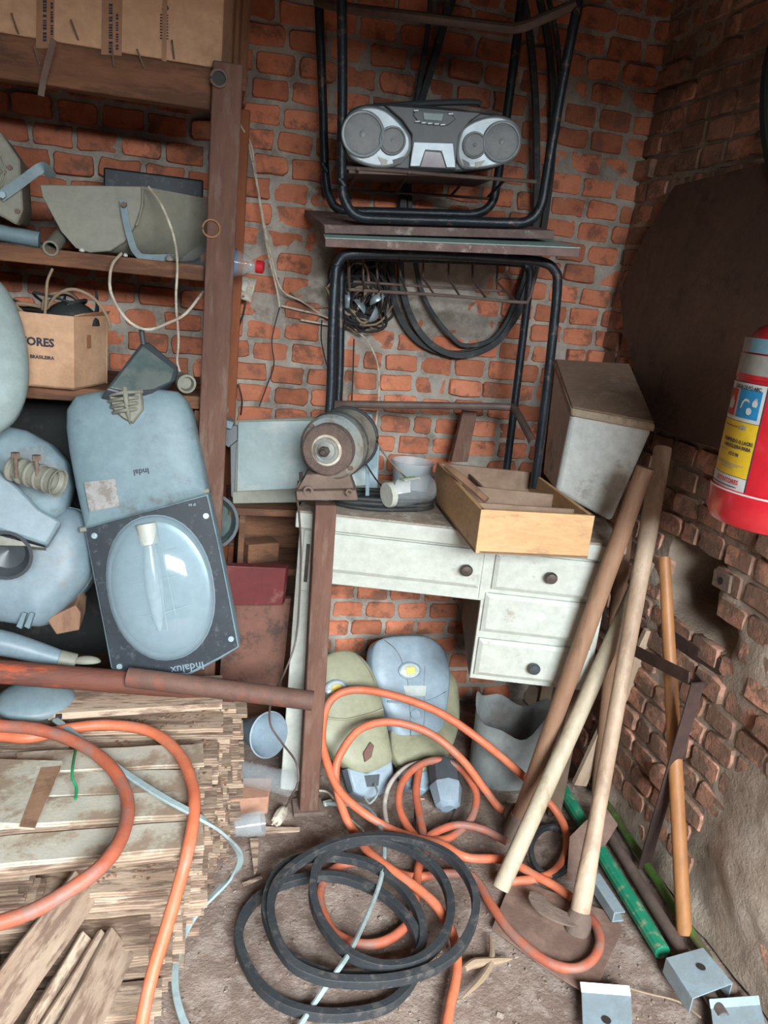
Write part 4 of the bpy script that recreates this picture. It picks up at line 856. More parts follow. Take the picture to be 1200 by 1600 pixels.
mb = MB().lathe([(0.029, ln*.965), (0.028, ln*.985), (0.022, ln*.99), (0.020, ln*.985), (0.015, ln*1.0), (0.0005, ln*1.0)], Mx, n=32); part('flange', mb, M_grinder, gr)
mb = MB().lathe([(0.0115, ln*.99), (0.0115, ln*1.05), (0.0095, ln*1.06)], Mx, n=6).lathe([(0.006, ln*1.05), (0.006, ln*1.10), (0.004, ln*1.11)], Mx, n=14); part('nut', mb, M_knob, gr)
for t in (0.6, 2.5, -0.75): part('screw', MB().lathe([(0.005, ln*.76), (0.005, ln*.83)], Mx @ Matrix.Translation((0.062*cos(t), 0.062*sin(t), 0)), n=6), M_dust, gr)
# bracket
bq = [P(478, 742, 1.64), P(545, 738, 1.66), P(556, 772, 1.66), P(462, 770, 1.64)]
mb = MB().prism(bq, (0.012, 0.06, 0)); part('bracket', mb, M_dust, gr, 0.003)
zb3 = bq[2].z; Mz = Matrix.Translation((0, 0, 0))
mb = MB().prism([P(463, 768, 1.62), P(556, 766, 1.64), P(560, 782, 1.64), P(464, 782, 1.62)], (0.014, 0.10, 0)); part('base_plate', mb, M_dust, gr, 0.002)
for (x, y, s) in ((482, 768, 1), (546, 770, .7)):
    c = P(x, y, 1.615); mb = MB(); mb.lathe([(0.006*s, 0), (0.011*s, 0), (0.011*s, 0.005), (0.006*s, 0.005)], axis_frame(c+Vector((0, .008, 0)), c)[0], cap=False); part('washer', mb, M_dust, gr)
part('stud', MB().cyl(P(471, 755, 1.66), P(470, 738, 1.66), 0.004, n=8), M_wired, gr)
wire('electric_cable', [P(470, 750, 1.66), P(463, 770, 1.66), P(467, 800, 1.70), P(470, 860, 1.78), P(468, 930, 1.79), P(462, 1000, 1.79), P(445, 1050, 1.75), P(425, 1090, 1.66), P(422, 1130, 1.70), P(440, 1160, 1.68), P(462, 1190, 1.62), P(466, 1220, 1.60), P(455, 1245, 1.62), G(446, 1262, 0.015)], 0.0026, M_tubegrey, 'thin brown cord running down from the grinder to a white plug')
pg = thing('power_plug', G(437, 1275), 'cream electrical plug lying on the dirt beside the grinder post', 'plug')
Mx, ln = axis_frame(G(446, 1260, .015), G(432, 1284, .014))
part('plug_body', MB().lathe([(0.006, 0), (0.012, ln*.25), (0.016, ln*.5), (0.016, ln*.8), (0.014, ln)], Mx, n=8), M_wire, pg, 0.001)
for s in (-.006, .006): part('pin', MB().cyl(Mx @ Vector((s, 0, ln)), Mx @ Vector((s, 0, ln+.014)), 0.0022, n=8), M_wire, pg)
# second wheel side of the grinder
sg = thing('metal_bracket', P(585, 775, 1.9), 'pale grey upright metal bracket leaning behind the grinder motor', 'bracket')
mb = MB().prism([P(572, 646, 1.88), P(579, 648, 1.88), P(590, 700, 1.88), P(589, 730, 1.86), P(577, 735, 1.86), P(577, 775, 1.85), P(571, 775, 1.85)], (0.006, 0.03, 0)); part('plate', mb, M_lampgrey, sg, 0.001)
wire('electric_cable', [P(560, 700, 1.78), P(575, 730, 1.82), P(592, 755, 1.86), P(604, 765, 1.88)], 0.002, M_wired, 'short black wire from the grinder motor to the jar')
# ------------------------------------------------------------------ things on the desk
DT = DZ+0.001
def on(x, y, z=DT): return G(x, y, z)
cr = []; cc0 = on(600, 792); 
mb = MB()
for k in range(7):
    r_ = 0.085+0.012*sin(k*2.3); zz = 0.006+0.006*(k//3)+0.002*k
    mb2 = catmull([cc0+Vector((r_*1.35*cos(t+k), r_*0.55*sin(t+k)+0.004*sin(3*t+k), zz)) for t in [i*pi/6 for i in range(12)]], 4, True)
    mb.tube(mb2, 0.0055, 8, 0, closed=True)
solo('coiled_cable', mb, M_rubber2, 'coil of thick dark cable lying on the desk top under the jar', 'cable coil')
jr = thing('glass_jar', on(640, 790), 'clear jar with white lid and label lying on its side on the cable coil', 'jar')
Mx, ln = axis_frame(P(607, 773, 1.80), P(672, 762, 1.84)); rj = 0.034
part('jar_body', MB().lathe([(0.026, 0.004), (0.028, 0.012), (rj, 0.022), (rj, ln-.012), (rj*.93, ln-.002), (rj*.6, ln)], Mx, n=36), M_clear, jr, smooth=50)
part('lid', MB().lathe([(0.0295, -0.006), (0.031, -0.004), (0.031, 0.008), (0.0295, 0.009)], Mx, n=36), M_white, jr)
mb = MB(); n = 14; vv = []
for j in (ln*.32, ln*.70): vv += [Mx @ Vector(((rj+.0006)*cos(t), (rj+.0006)*sin(t), j)) for t in [2.7+i*2.4/n for i in range(n+1)]]
mb.add(vv, [(i, i+1, n+2+i, n+1+i) for i in range(n)]); part('label', mb, M_lab_w, jr)
mb = MB(); vv = []
for j in (ln*.3, ln*.62): vv += [Mx @ Vector(((rj+.0012)*cos(t), (rj+.0012)*sin(t), j)) for t in [4.3+i*.5/n for i in range(n+1)]]
mb.add(vv, [(i, i+1, n+2+i, n+1+i) for i in range(n)]); part('label', mb, mat('lime_label', (140, 200, 110), 0.5), jr, label='white and lime green label')
ct = thing('plastic_container', P(642, 752, 2.05), 'cloudy white round plastic container standing behind the jar', 'container')
q = P(642, 753, 2.05); q.z = DT; rt = 0.058; hh = P(642, 722, 2.05).z-DT
part('body', MB().lathe([(rt*.8, 0), (rt*.85, 0.004), (rt, hh), (rt*1.05, hh), (rt*1.05, hh+.004), (rt*.98, hh+.004), (rt*.82, 0.008)], Matrix.Translation(q), n=36), M_frost, ct)
wire('electric_cable', [P(553, 512, 2.2), P(575, 535, 2.2), P(590, 570, 2.2), P(592, 620, 2.2), P(587, 665, 2.2), P(585, 685, 2.18), P(605, 715, 2.05), P(628, 740, 1.95), P(636, 748, 1.9)], 0.0026, M_wire, 'white cord dropping from the wire bundle to the jar')
wire('electric_cable', [P(553, 530, 2.22), P(552, 570, 2.23), P(550, 620, 2.23), P(548, 655, 2.2)], 0.0022, M_wired, 'thin dark wire hanging below the wire bundle')
wire('electric_cable', [P(503, 500, 2.22), P(502, 530, 2.23), P(508, 560, 2.23), P(512, 575, 2.23)], 0.0018, M_wired, 'thin dark wire hanging left of the table leg')
# wood tray
tr = thing('wooden_tray', on(760, 830), 'yellowish divided wooden drawer tray pushed over the desk edge, holding scraps', 'tray')
zb4, zt4 = 0.80, 0.898
cFL, cFR = G(752, 796, zt4), G(930, 806, zt4); cRL = G(682, 722, zt4); cRR = cFR+(cRL-cFL)*0.90
cFL = cFL; 
def dn(p, s=0.96): return Vector((p.x, p.y, zb4))
def wallb(a, b_, th, z0=zb4, z1=zt4, m=None, nm='tray_side'):
    a = Vector(a); b_ = Vector(b_); n_ = (b_-a).cross(Vector((0, 0, 1))).normalized()*-th
    return part(nm, MB().prism([Vector((a.x, a.y, z0)), Vector((b_.x, b_.y, z0)), Vector((b_.x+n_.x, b_.y+n_.y, z0)), Vector((a.x+n_.x, a.y+n_.y, z0))], (0, 0, z1-z0)), m or M_tray, tr, 0.0015)
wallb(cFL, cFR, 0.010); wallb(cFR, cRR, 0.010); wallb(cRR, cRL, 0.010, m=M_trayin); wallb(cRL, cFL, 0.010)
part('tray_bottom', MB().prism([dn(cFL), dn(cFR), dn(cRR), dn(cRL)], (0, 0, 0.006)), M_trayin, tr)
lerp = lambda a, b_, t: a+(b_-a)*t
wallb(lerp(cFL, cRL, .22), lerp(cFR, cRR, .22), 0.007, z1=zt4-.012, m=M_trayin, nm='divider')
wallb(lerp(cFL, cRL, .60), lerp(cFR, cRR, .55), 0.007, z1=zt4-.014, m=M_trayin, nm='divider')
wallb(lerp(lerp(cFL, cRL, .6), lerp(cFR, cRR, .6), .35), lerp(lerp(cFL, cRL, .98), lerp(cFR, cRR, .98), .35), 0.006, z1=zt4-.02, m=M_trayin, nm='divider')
mb = MB().tube([G(697, 728, .925), G(722, 748, .91), G(760, 782, .875)], 0.009, 8, scale=[.8, 1.1, 1]); solo('wood_stick', mb, M_polebrown, 'broken brown stick lying across the left side of the tray', 'stick')
def rock(name, c, sx, sy, sz, m, label, cat, seed=0, rz=0):
    mb = MB(); v = []; nn, mm = 14, 9
    for j in range(mm+1):
        ph = -pi/2+pi*j/mm
        for i in range(nn):
            t = 2*pi*i/nn; d = Vector((cos(ph)*cos(t), cos(ph)*sin(t), sin(ph))); k = 1+0.22*noise.noise(d*1.6+Vector((seed, 0, 0)))
            x, y = d.x*sx*k, d.y*sy*k; v.append(Vector(c)+Vector((x*cos(rz)-y*sin(rz), x*sin(rz)+y*cos(rz), sz+d.z*sz*k)))
    mb.add(v, [(j*nn+i, j*nn+(i+1) % nn, (j+1)*nn+(i+1) % nn, (j+1)*nn+i) for j in range(mm) for i in range(nn)])
    return solo(name, mb, m, label, cat, smooth=60)
rock('stone', Vector(G(818, 790, zb4+.006)), 0.040, 0.028, 0.020, M_stone, 'grey stone inside the tray at the foot of the table leg', 'stone', 2)
rock('fabric_scrap', Vector(G(765, 752, zb4+.006)), 0.030, 0.025, 0.014, M_dust, 'brown crumpled scrap in the rear of the tray', 'scrap', 5)
rock('fabric_scrap', Vector(G(800, 768, zb4+.006)), 0.026, 0.020, 0.016, M_stone, 'small grey lump in the middle of the tray', 'scrap', 8)
mb = MB().prism([P(724, 642, 2.15), P(746, 644, 2.15), P(731, 722, 2.12), P(705, 722, 2.12)], (0, 0.02, 0)); solo('wood_block', mb, M_rustwood, 'short brown plank standing against the bricks behind the tray', 'wood block', bevel=0.002)
# ------------------------------------------------------------------ foam box
fb = thing('foam_box', P(880, 770, 1.9), 'grimy white foam cooler with dusty brown lid at the right end of the desk', 'cooler')
TL, TR, RL, RR = P(893, 648, 1.86), P(1020, 672, 1.73), P(866, 572, 2.17), P(982, 580, 2.04)
BL, BR = P(868, 768, 1.86), P(955, 818, 1.76); RBL, RBR = P(848, 742, 2.12), None; RBR = BR+(RR-TR)+Vector((0.0, -0.02, 0))
mb = MB().add([BL, BR, RBR, RBL, TL, TR, RR, RL], [(0, 3, 2, 1), (4, 5, 6, 7), (0, 1, 5, 4), (1, 2, 6, 5), (2, 3, 7, 6), (3, 0, 4, 7)]); part('body', mb, M_foam, fb, 0.012, seg=3)
un = (TR-TL).cross(RL-TL).normalized(); un = un if un.z > 0 else -un
ctr = (TL+TR+RL+RR)/4; q4 = [ctr+(p-ctr)*1.03 for p in (TL, TR, RR, RL)]
mb = MB().prism([p-un*0.004 for p in q4], un*0.022); part('lid_rim', mb, M_foamedge, fb, 0.006)
mb = MB().prism([ctr+(p-ctr)*0.97+un*0.017 for p in q4], un*0.006); part('lid', mb, M_foamlid, fb, 0.004)
# ------------------------------------------------------------------ school desks: one standing, one upside down on it
st = thing('school_desk', P(690, 780, 1.95), 'student desk with chipped black tube legs and pale green top standing on the white desk', 'school desk')
R1 = 0.0115
zf = 0.86
lf = P(522, 430, 1.93); lfoot = Vector((lf.x+0.0, lf.y-0.02, DZ+0.005))
part('front_frame', MB().tube([lfoot, P(515, 640, 1.92), P(519, 520, 1.925), P(524, 430, 1.93), P(530, 408, 1.93), P(545, 397, 1.925), P(600, 396, 1.91), P(700, 399, 1.88), P(800, 405, 1.84), P(848, 410, 1.82), P(866, 422, 1.815), P(871, 445, 1.815), P(862, 540, 1.82), P(848, 660, 1.83), P(835, 762, 1.84)], R1, 12, 6), M_tubeblack, st)
part('rear_frame', MB().tube([Vector((P(530, 600, 2.16).x, 2.15, DZ+0.005)), P(530, 600, 2.16), P(534, 420, 2.17), P(545, 404, 2.17), P(600, 402, 2.16), P(800, 410, 2.13), P(820, 416, 2.12), P(828, 430, 2.12), P(818, 520, 2.13), P(803, 640, 2.13), P(790, 745, 2.13)], R1, 12, 6), M_tubeblack, st)
part('stretcher', MB().tube([P(524, 632, 1.95), P(560, 632, 1.99), P(700, 634, 2.02), P(790, 636, 2.02), P(806, 642, 1.99), P(833, 692, 1.84)], 0.010, 10, 5), M_tubegrey, st, label='dusty brown stretcher bar')
def board4(fl_, fr__, rr__, rl_, th):
    n_ = (fr__-fl_).cross(rl_-fl_).normalized(); n_ = n_ if n_.z > 0 else -n_; return fl_, fr__, rr__, rl_, n_*th
gFL, gFR, gRR, gRL = P(508, 386, 1.88), P(905, 402, 1.70), P(852, 384, 2.05), P(500, 368, 2.20)
a = board4(gFL, gFR, gRR, gRL, 0.019)
part('desk_top', MB().prism(a[:4], a[4]), M_tabedge, st, 0.002, label='worn brown board edge')
k4 = [p+a[4] for p in a[:4]]; part('laminate', MB().prism(k4, a[4]*0.08), M_tabgreen, st, 0.0, label='pale green laminate top')
def wp4(l, r): return [P(*q) for q in l]
wb = MB()
wr_ = 0.0028
wb.tube([P(546, 398, 2.10), P(546, 448, 1.98), P(560, 453, 1.97), P(700, 462, 1.93), P(810, 472, 1.90), P(826, 468, 1.90), P(834, 440, 1.92), P(840, 406, 1.95)], 0.004, 8, 5)
part('basket_rim', wb, M_tubegrey, st)
part('basket_wire', MB().tube([P(552, 440, 2.08), P(640, 446, 2.06), P(700, 450, 2.05), P(790, 455, 2.03)], 0.0032, 8, 4), M_tubegrey, st)
for (x, y0, x1, y1, x2, y2) in ((567, 396, 568, 440, 570, 454), (588, 397, 590, 438, 594, 456), (622, 398, 626, 432, 636, 457), (662, 400, 661, 434, 680, 463), (701, 402, 701, 434, 719, 464), (739, 403, 738, 436, 761, 468), (778, 405, 776, 440, 806, 471)):
    part('basket_wire', MB().tube([P(x, y0, 2.1), P(x1, y1, 2.06), P(x2, y2, 1.94)], wr_, 8, 0), M_tubegrey, st)
# upside-down one
ud = thing('school_desk', P(680, 370, 2.0), 'second student desk turned upside down with its black tube legs pointing up', 'school desk')
uFL, uFR, uRR, uRL = P(507, 365, 1.965), P(866, 374, 1.84), P(822, 364, 2.12), P(476, 340, 2.23)
a = board4(uFL, uFR, uRR, uRL, 0.020); part('desk_top', MB().prism(a[:4], a[4]), M_tabedge, ud, 0.002)
part('front_frame', MB().tube([P(532, -120, 1.97), P(534, 0, 1.97), P(535, 150, 1.96), P(534, 280, 1.95), P(541, 318, 1.945), P(560, 338, 1.94), P(600, 342, 1.93), P(700, 345, 1.90), P(790, 348, 1.87), P(825, 345, 1.86), P(845, 322, 1.855), P(855, 270, 1.855), P(875, 150, 1.85), P(904, 0, 1.84), P(925, -110, 1.83)], R1, 12, 6), M_tubeblack, ud)
part('rear_frame', MB().tube([P(494, -120, 2.22), P(498, 0, 2.21), P(504, 150, 2.2), P(508, 270, 2.19), P(516, 310, 2.18), P(535, 328, 2.17), P(600, 331, 2.15), P(700, 334, 2.12), P(742, 334, 2.11), P(765, 322, 2.10), P(775, 295, 2.10), P(786, 220, 2.11), P(800, 120, 2.12), P(815, 0, 2.13), P(830, -110, 2.14)], R1, 12, 6), M_tubeblack, ud)
part('stretcher', MB().tube([P(496, 3, 2.2), P(540, 12, 2.1), P(650, 26, 2.0), P(780, 42, 1.93), P(815, 42, 1.90), P(850, 28, 1.87), P(900, 6, 1.84)], 0.0115, 10, 6), M_tubegrey, ud, label='dusty brown stretcher bar')
part('shelf_bar', MB().tube([P(536, 262, 1.955), P(620, 267, 1.93), P(700, 274, 1.91), P(838, 284, 1.86)], 0.0045, 8, 5), M_tubegrey, ud)
part('shelf_bar', MB().tube([P(510, 297, 2.19), P(600, 300, 2.16), P(700, 306, 2.12), P(772, 311, 2.10)], 0.0035, 8, 5), M_tubegrey, ud)
for (x0, y0, x1, y1) in ((560, 264, 545, 298), (640, 269, 620, 301), (730, 276, 705, 306), (790, 280, 760, 310)): part('shelf_bar', MB().tube([P(x0, y0, 1.92), P(x1, y1, 2.14)], 0.0035, 8, 0), M_tubegrey, ud)
part('shelf_strip', MB().prism([P(545, 265, 1.95), P(700, 270, 1.92), P(770, 276, 1.90), P(770, 281, 1.90), P(700, 276, 1.92), P(545, 271, 1.95)], (0.01, 0.16, -0.0)), M_tubegrey, ud, 0.001)
# ------------------------------------------------------------------ boombox
bx = thing('boombox', P(675, 265, 1.95), 'silver grey portable stereo with four round speakers resting inside the upturned desk', 'stereo')
fbx = frame(P(678, 266, 1.905), P(800, 275, 1.875), P(676, 165, 1.90))
pxb = lambda pts, z=0.0: [L(fbx, x, y, z) for x, y in pts]
def smo(uv, n=4): return [(p.x, p.y) for p in catmull([(a, b_, 0) for a, b_ in uv], n, True)]
ob = smo(pxb([(541, 185), (548, 170), (570, 162), (620, 160), (680, 164), (740, 172), (785, 178), (806, 188), (816, 208), (815, 232), (800, 250), (770, 262), (720, 268), (680, 268), (610, 264), (560, 256), (543, 244), (536, 215)]))
part('body', MB().plate(ob, -0.13, -0.012, fbx, 0.006), M_dgrey, bx, 0.004, smooth=50)
lp_ = smo(pxb([(538, 215), (541, 188), (550, 174), (572, 165), (600, 170), (625, 190), (642, 215), (640, 240), (620, 258), (590, 262), (560, 254), (543, 240)]))
part('speaker_panel', MB().plate(lp_, -0.013, 0.004, fbx, 0.006), M_silver, bx, 0.002, smooth=50)
rp_ = smo(pxb([(714, 222), (722, 200), (745, 186), (775, 180), (802, 188), (814, 208), (813, 232), (800, 250), (775, 260), (745, 264), (722, 262), (713, 245)]))
part('speaker_panel', MB().plate(rp_, -0.013, 0.004, fbx, 0.006), M_silver, bx, 0.002, smooth=50)
cp_ = pxb([(600, 163), (755, 175), (735, 190), (718, 212), (712, 266), (640, 262), (643, 210), (628, 188)])
part('centre_panel', MB().plate(cp_, -0.013, 0.000, fbx, 0.003), M_dgrey, bx, 0.002)
cp2 = pxb([(646, 222), (708, 224), (712, 262), (698, 262), (690, 236), (664, 234), (655, 260), (640, 260)]); part('trim', MB().plate(cp2, 0.0, 0.004, fbx, 0.001), M_silver, bx, 0.001)
cp3 = pxb([(664, 236), (689, 238), (697, 263), (656, 261)]); part('display', MB().plate(cp3, 0.0, 0.003, fbx), M_screen, bx, 0.001)
cp4 = pxb([(650, 172), (702, 176), (712, 186), (700, 196), (655, 192), (645, 180)]); part('control_panel', MB().plate(cp4, 0.0, 0.004, fbx), M_dgrey, bx, 0.001)
cp5 = pxb([(660, 176), (694, 178), (690, 190), (662, 188)]); part('window', MB().plate(cp5, 0.004, 0.006, fbx), M_floodglass, bx, 0.001)
for (x, y) in ((652, 190), (662, 192), (672, 193), (682, 194), (692, 195), (650, 173), (704, 178)):
    u, v = L(fbx, x, y, 0.004); part('button', MB().box((u-.006, v-.002, 0.003), (u+.006, v+.002, 0.008), fbx), M_silver, bx, 0.001)
for (x, y, r_, dk_) in ((567, 210, 0.056, 0), (613, 220, 0.035, 0), (741, 227, 0.032, 0), (783, 222, 0.050, 0)):
    u, v = L(fbx, x, y, 0.004); M = fbx @ Matrix.Translation((u, v, 0.004)); r_ = r_*0.88
    s_ = part('speaker', MB().lathe([(r_, 0), (r_, 0.007), (r_*.95, 0.010), (r_*.88, 0.009), (r_*.88, 0.004), (0.001, 0.004)], M, n=40, cap=False), M_silver, bx)
    g = part('grille', MB().lathe([(r_*.88, 0.004), (r_*.8, 0.007), (r_*.45, 0.010), (0.0005, 0.011)], M, n=40, cap=False), M_grille, s_)
    part('dust_cap', MB().lathe([(r_*.17, 0.0085), (r_*.15, 0.014), (r_*.05, 0.017), (0.0005, 0.0172)], M, n=20, cap=False), M_silver, s_)
for pts in (((590, 245), (606, 250), (604, 258), (596, 258)), ((613, 250), (632, 244), (628, 254), (616, 259)), ((722, 248), (733, 254), (735, 262), (726, 260)), ((742, 254), (758, 250), (752, 259), (744, 262))):
    part('port', MB().plate(pxb(pts, .004), 0.003, 0.0062, fbx), M_dgrey if pts[0][0] not in (590, 742) else M_white, bx)
a, b_ = fbx @ Vector((-0.13, 0.148, -0.07)), fbx @ Vector((0.12, 0.142, -0.07))
part('handle', MB().tube([a, a+Vector((0.02, 0, 0.002)), (a+b_)/2+Vector((0, 0, 0.004)), b_+Vector((-0.02, 0, 0.002)), b_], 0.007, 10, 5), M_dgrey, bx)
# ------------------------------------------------------------------ belts hanging on the wall
def belt(pts, wd, th, m, label, group=None, up=(0, -1, 0), n=6): return solo('drive_belt', ribbon(pts, wd, th, True, n, up=up), m, label, 'belt', group, bevel=0.001)
def bw(x, y, off=0.03): return P(x, y, BACK-off)
belt([bw(690, -160), bw(720, -60), bw(700, 20), bw(668, 120), bw(640, 240), bw(622, 350), bw(612, 420), bw(618, 480), bw(650, 530), bw(700, 552), bw(750, 545), bw(795, 510), bw(828, 450), bw(845, 380), bw(862, 250), bw(862, 120), bw(846, 10), bw(810, -100), bw(750, -170)], 0.018, 0.012, M_rubber2, 'widest black rubber belt hanging in a long loop against the brick wall')
belt([bw(700, -150, .05), bw(705, -40, .05), bw(688, 60, .05), bw(655, 170, .05), bw(634, 280, .05), bw(625, 400, .05), bw(636, 480, .05), bw(670, 535, .05), bw(720, 555, .05), bw(775, 535, .05), bw(810, 480, .05), bw(832, 410, .05), bw(838, 300, .05), bw(836, 150, .05), bw(822, 20, .05), bw(790, -90, .05), bw(745, -150, .05)], 0.018, 0.012, M_rubber, 'black rubber belt hanging lowest on the brick wall behind the school desks')
belt([bw(690, -140, .045), bw(668, 50, .045), bw(640, 250, .045), bw(648, 400, .045), bw(665, 470, .045), bw(700, 520, .045), bw(730, 540, .045), bw(780, 520, .045), bw(820, 430, .045), bw(850, 300, .045), bw(872, 180, .045), bw(870, 60, .045), bw(835, -60, .045), bw(760, -160, .045)], 0.012, 0.009, M_rubber, 'thin black rubber belt hanging inside the wider loops on the wall')
belt([wr(x, y, .03) for x, y in ((1225, 30), (1200, 90), (1193, 160), (1196, 220), (1208, 270), (1226, 290), (1244, 250), (1250, 160), (1245, 70))], 0.016, 0.010, M_rubber2, 'dark belt hanging high on the right wall at the picture edge', up=(-1, 0, 0))
# wire bundle
rb2 = random.Random(21); mb = MB()
for i in range(60):
    pts = []; a0 = rb2.uniform(0, 6.28); cx_, cy_ = 562+rb2.uniform(-14, 14), 458+rb2.uniform(-18, 18)
    for k in range(6):
        a0 += rb2.uniform(.6, 1.6); rr_ = rb2.uniform(.2, 1)**.6
        pts.append(P(cx_+44*rr_*cos(a0), cy_+52*rr_*sin(a0), BACK-0.02-rb2.uniform(0, .07)))
    mb.mi = 3 if i % 8 == 0 else i % 3; mb.tube(pts, rb2.uniform(.0022, .0042), 6, 5)
wbd = solo('wire_bundle', mb, [M_wired, M_rubber2, M_wired, M_leaf], 'tangled bundle of dark and dusty wires on the wall behind the left desk leg', 'wires', kind='stuff')
mb = MB()
for (x, y) in ((560, 480), (580, 490), (545, 470), (590, 470)):
    c = P(x, y, BACK-.08); mb.dome([(.02*cos(a)*1.2, .014*sin(a)) for a in [i*pi/6 for i in range(12)]], 0, .018, Matrix.Translation(c) @ Matrix.Rotation(x, 4, 'Y'))
solo('plastic_sheet', mb, M_galv, 'shiny crumpled grey plastic in the wire bundle', 'plastic scrap')
for i, pts in enumerate((((440, 478), (470, 485), (500, 492), (520, 500)), ((455, 455), (470, 470), (490, 480), (515, 478)), ((470, 500), (500, 505), (540, 512), (556, 520)))):
    wire('electric_cable', [P(x, y, BACK-.03) for x, y in pts], 0.0028, M_wire if i != 1 else M_leaf, ('upper', 'short middle', 'lowest')[i]+' pale cable running along the mortar into the wire bundle')
mb = MB().sweep([P(505, 560, BACK-.012), P(500, 470, BACK-.016), P(508, 400, BACK-.014), P(515, 350, BACK-.012)], [(-.016, -.01), (.016, -.01), (.014, .006), (-.014, .006)], up=(0, 1, 0))
# ------------------------------------------------------------------ lamps under the desk
def outline_lamp(name, label, fr, out, m, depth, dh, pw=0.45, thing_=None, cat='street lamp'):
    t = thing(name, fr.translation, label, cat)
    uv = smo([L(fr, x, y) for x, y in out], 3)
    mb = MB().plate(uv, -depth, 0.0, fr, 0.004); mb.dome(uv, -0.001, dh, fr, n=8, pw=pw, base=False)
    part('casing', mb, m, t, 0.003, smooth=50); return t
def led(t, fr, x, y, r_, z, sy=0.7):
    u, v = L(fr, x, y, z); M = fr @ Matrix.Translation((u, v, z)) @ Matrix.Scale(sy, 4, (0, 1, 0))
    lr_ = part('lens_ring', MB().lathe([(r_, 0), (r_, 0.006), (r_*.86, 0.008), (r_*.8, 0.004)], M, n=32), M_ledgrey, t)
    part('lens', MB().lathe([(r_*.8, 0.004), (r_*.5, 0.007), (0.0005, 0.008)], M, n=28, cap=False), M_lens, lr_)
    part('led_chip', MB().box((-r_*.38, -r_*.4, 0.007), (r_*.38, r_*.4, 0.0105), M), M_led, lr_, 0.0015)
fa = frame(G(572, 1242, .01), G(640, 1232, .01)+Vector((0, 0, .0)), P(532, 1020, 2.00))
ga = outline_lamp('led_street_lamp', 'yellowish green LED street lamp leaning under the desk beside the grinder post', fa, [(505, 1110), (504, 1050), (510, 1024), (545, 1016), (574, 1036), (592, 1075), (601, 1120), (609, 1160), (612, 1190), (590, 1204), (560, 1208), (540, 1196), (520, 1180), (500, 1150)], M_ledgreen, 0.05, 0.02)
led(ga, fa, 525, 1076, 0.034, 0.019)
uv = [L(fa, x, y) for x, y in ((542, 1200), (572, 1208), (612, 1188), (616, 1222), (600, 1240), (572, 1250), (552, 1238))]; part('end_cap', MB().plate(uv, -0.05, 0.006, fa, 0.006), M_ledgrey, ga, 0.003)
uv = [L(fa, x, y) for x, y in ((568, 1212), (592, 1210), (590, 1228), (572, 1230))]; part('cable_entry', MB().plate(uv, 0.0, 0.008, fa), M_dgrey, ga, 0.001)
def seam(t, fr, pts, z, m=M_knob, r_=0.0012, nm='seam'):
    part(nm, MB().tube([onfr(fr, x, y, z).translation for x, y in pts], r_, 6, 5), m, t)
seam(ga, fa, [(512, 1122), (540, 1124), (575, 1116), (598, 1108)], 0.020, M_ledgreen, 0.003, 'ridge')
seam(ga, fa, [(558, 1022), (578, 1050), (590, 1085), (594, 1110)], 0.012, M_knob, 0.0008)
mb = MB().plate([L(fa, x, y) for x, y in ((563, 1178), (574, 1160), (580, 1166), (576, 1184), (566, 1192))], 0.018, 0.026, fa); part('rust_hole', mb, M_rust2, ga, 0.002)
fg2 = frame(G(652, 1196, .03), G(700, 1190, .03), P(636, 996, 2.06))
gb = outline_lamp('led_street_lamp', 'light grey LED street lamp standing upright under the desk, frontmost of the grey ones', fg2, [(580, 1040), (584, 1010), (600, 997), (640, 993), (672, 997), (694, 1016), (703, 1052), (699, 1100), (692, 1140), (684, 1160), (650, 1166), (625, 1160), (612, 1140), (598, 1100), (585, 1070)], M_ledgrey, 0.05, 0.02)
led(gb, fg2, 640, 1048, 0.036, 0.019)
uv = [L(fg2, x, y) for x, y in ((622, 1158), (684, 1158), (678, 1176), (655, 1190), (635, 1184))]; part('end_cap', MB().plate(uv, -0.045, 0.006, fg2, 0.006), M_ledgrey, gb, 0.003)
for pts in (((626, 1163), (640, 1165), (640, 1174), (628, 1172)), ((664, 1164), (680, 1160), (678, 1168), (668, 1172)), ((642, 1174), (658, 1170), (668, 1180), (656, 1190), (646, 1186))):
    part('cable_entry', MB().plate([L(fg2, x, y) for x, y in pts], 0.004, 0.010, fg2), M_dgrey, gb, 0.001)
seam(gb, fg2, [(601, 1000), (622, 1020), (636, 1060), (640, 1100), (642, 1150)], 0.019, M_knob, 0.0007); seam(gb, fg2, [(664, 1040), (662, 1080), (664, 1110), (660, 1150)], 0.019, M_knob, 0.0006)
seam(gb, fg2, [(606, 1096), (640, 1098), (672, 1094), (698, 1082)], 0.018, M_ledgrey, 0.003, 'ridge')
u, v = L(fg2, 648, 1116, .018); M = fg2 @ Matrix.Translation((u, v, 0.018)); part('button', MB().lathe([(0.014, 0), (0.014, 0.004), (0.011, 0.003)], M), M_ledgrey, gb)
part('label', MB().plate([L(fg2, x, y) for x, y in ((626, 1072), (662, 1072), (660, 1088), (630, 1088))], 0.019, 0.0215, fg2), M_lens, gb)
fc = frame(G(664, 1238, .01), G(730, 1228, .01), P(668, 1040, 2.10))
gc = outline_lamp('led_street_lamp', 'greenish street lamp almost hidden behind the light grey one under the desk', fc, [(640, 1060), (690, 1045), (712, 1060), (718, 1100), (716, 1140), (704, 1172), (692, 1196), (660, 1206), (630, 1200), (612, 1170), (615, 1110)], M_ledgreen, 0.03, 0.012)
uv = [L(fc, x, y) for x, y in ((622, 1198), (660, 1206), (690, 1194), (684, 1222), (664, 1238), (636, 1230))]; part('end_cap', MB().plate(uv, -0.03, 0.006, fc, 0.006), M_ledgrey, gc, 0.003)
tp = thing('lamp_housing', G(695, 1262), 'dark and grey open lamp housing lying on the ground beside the metal bin', 'lamp part')
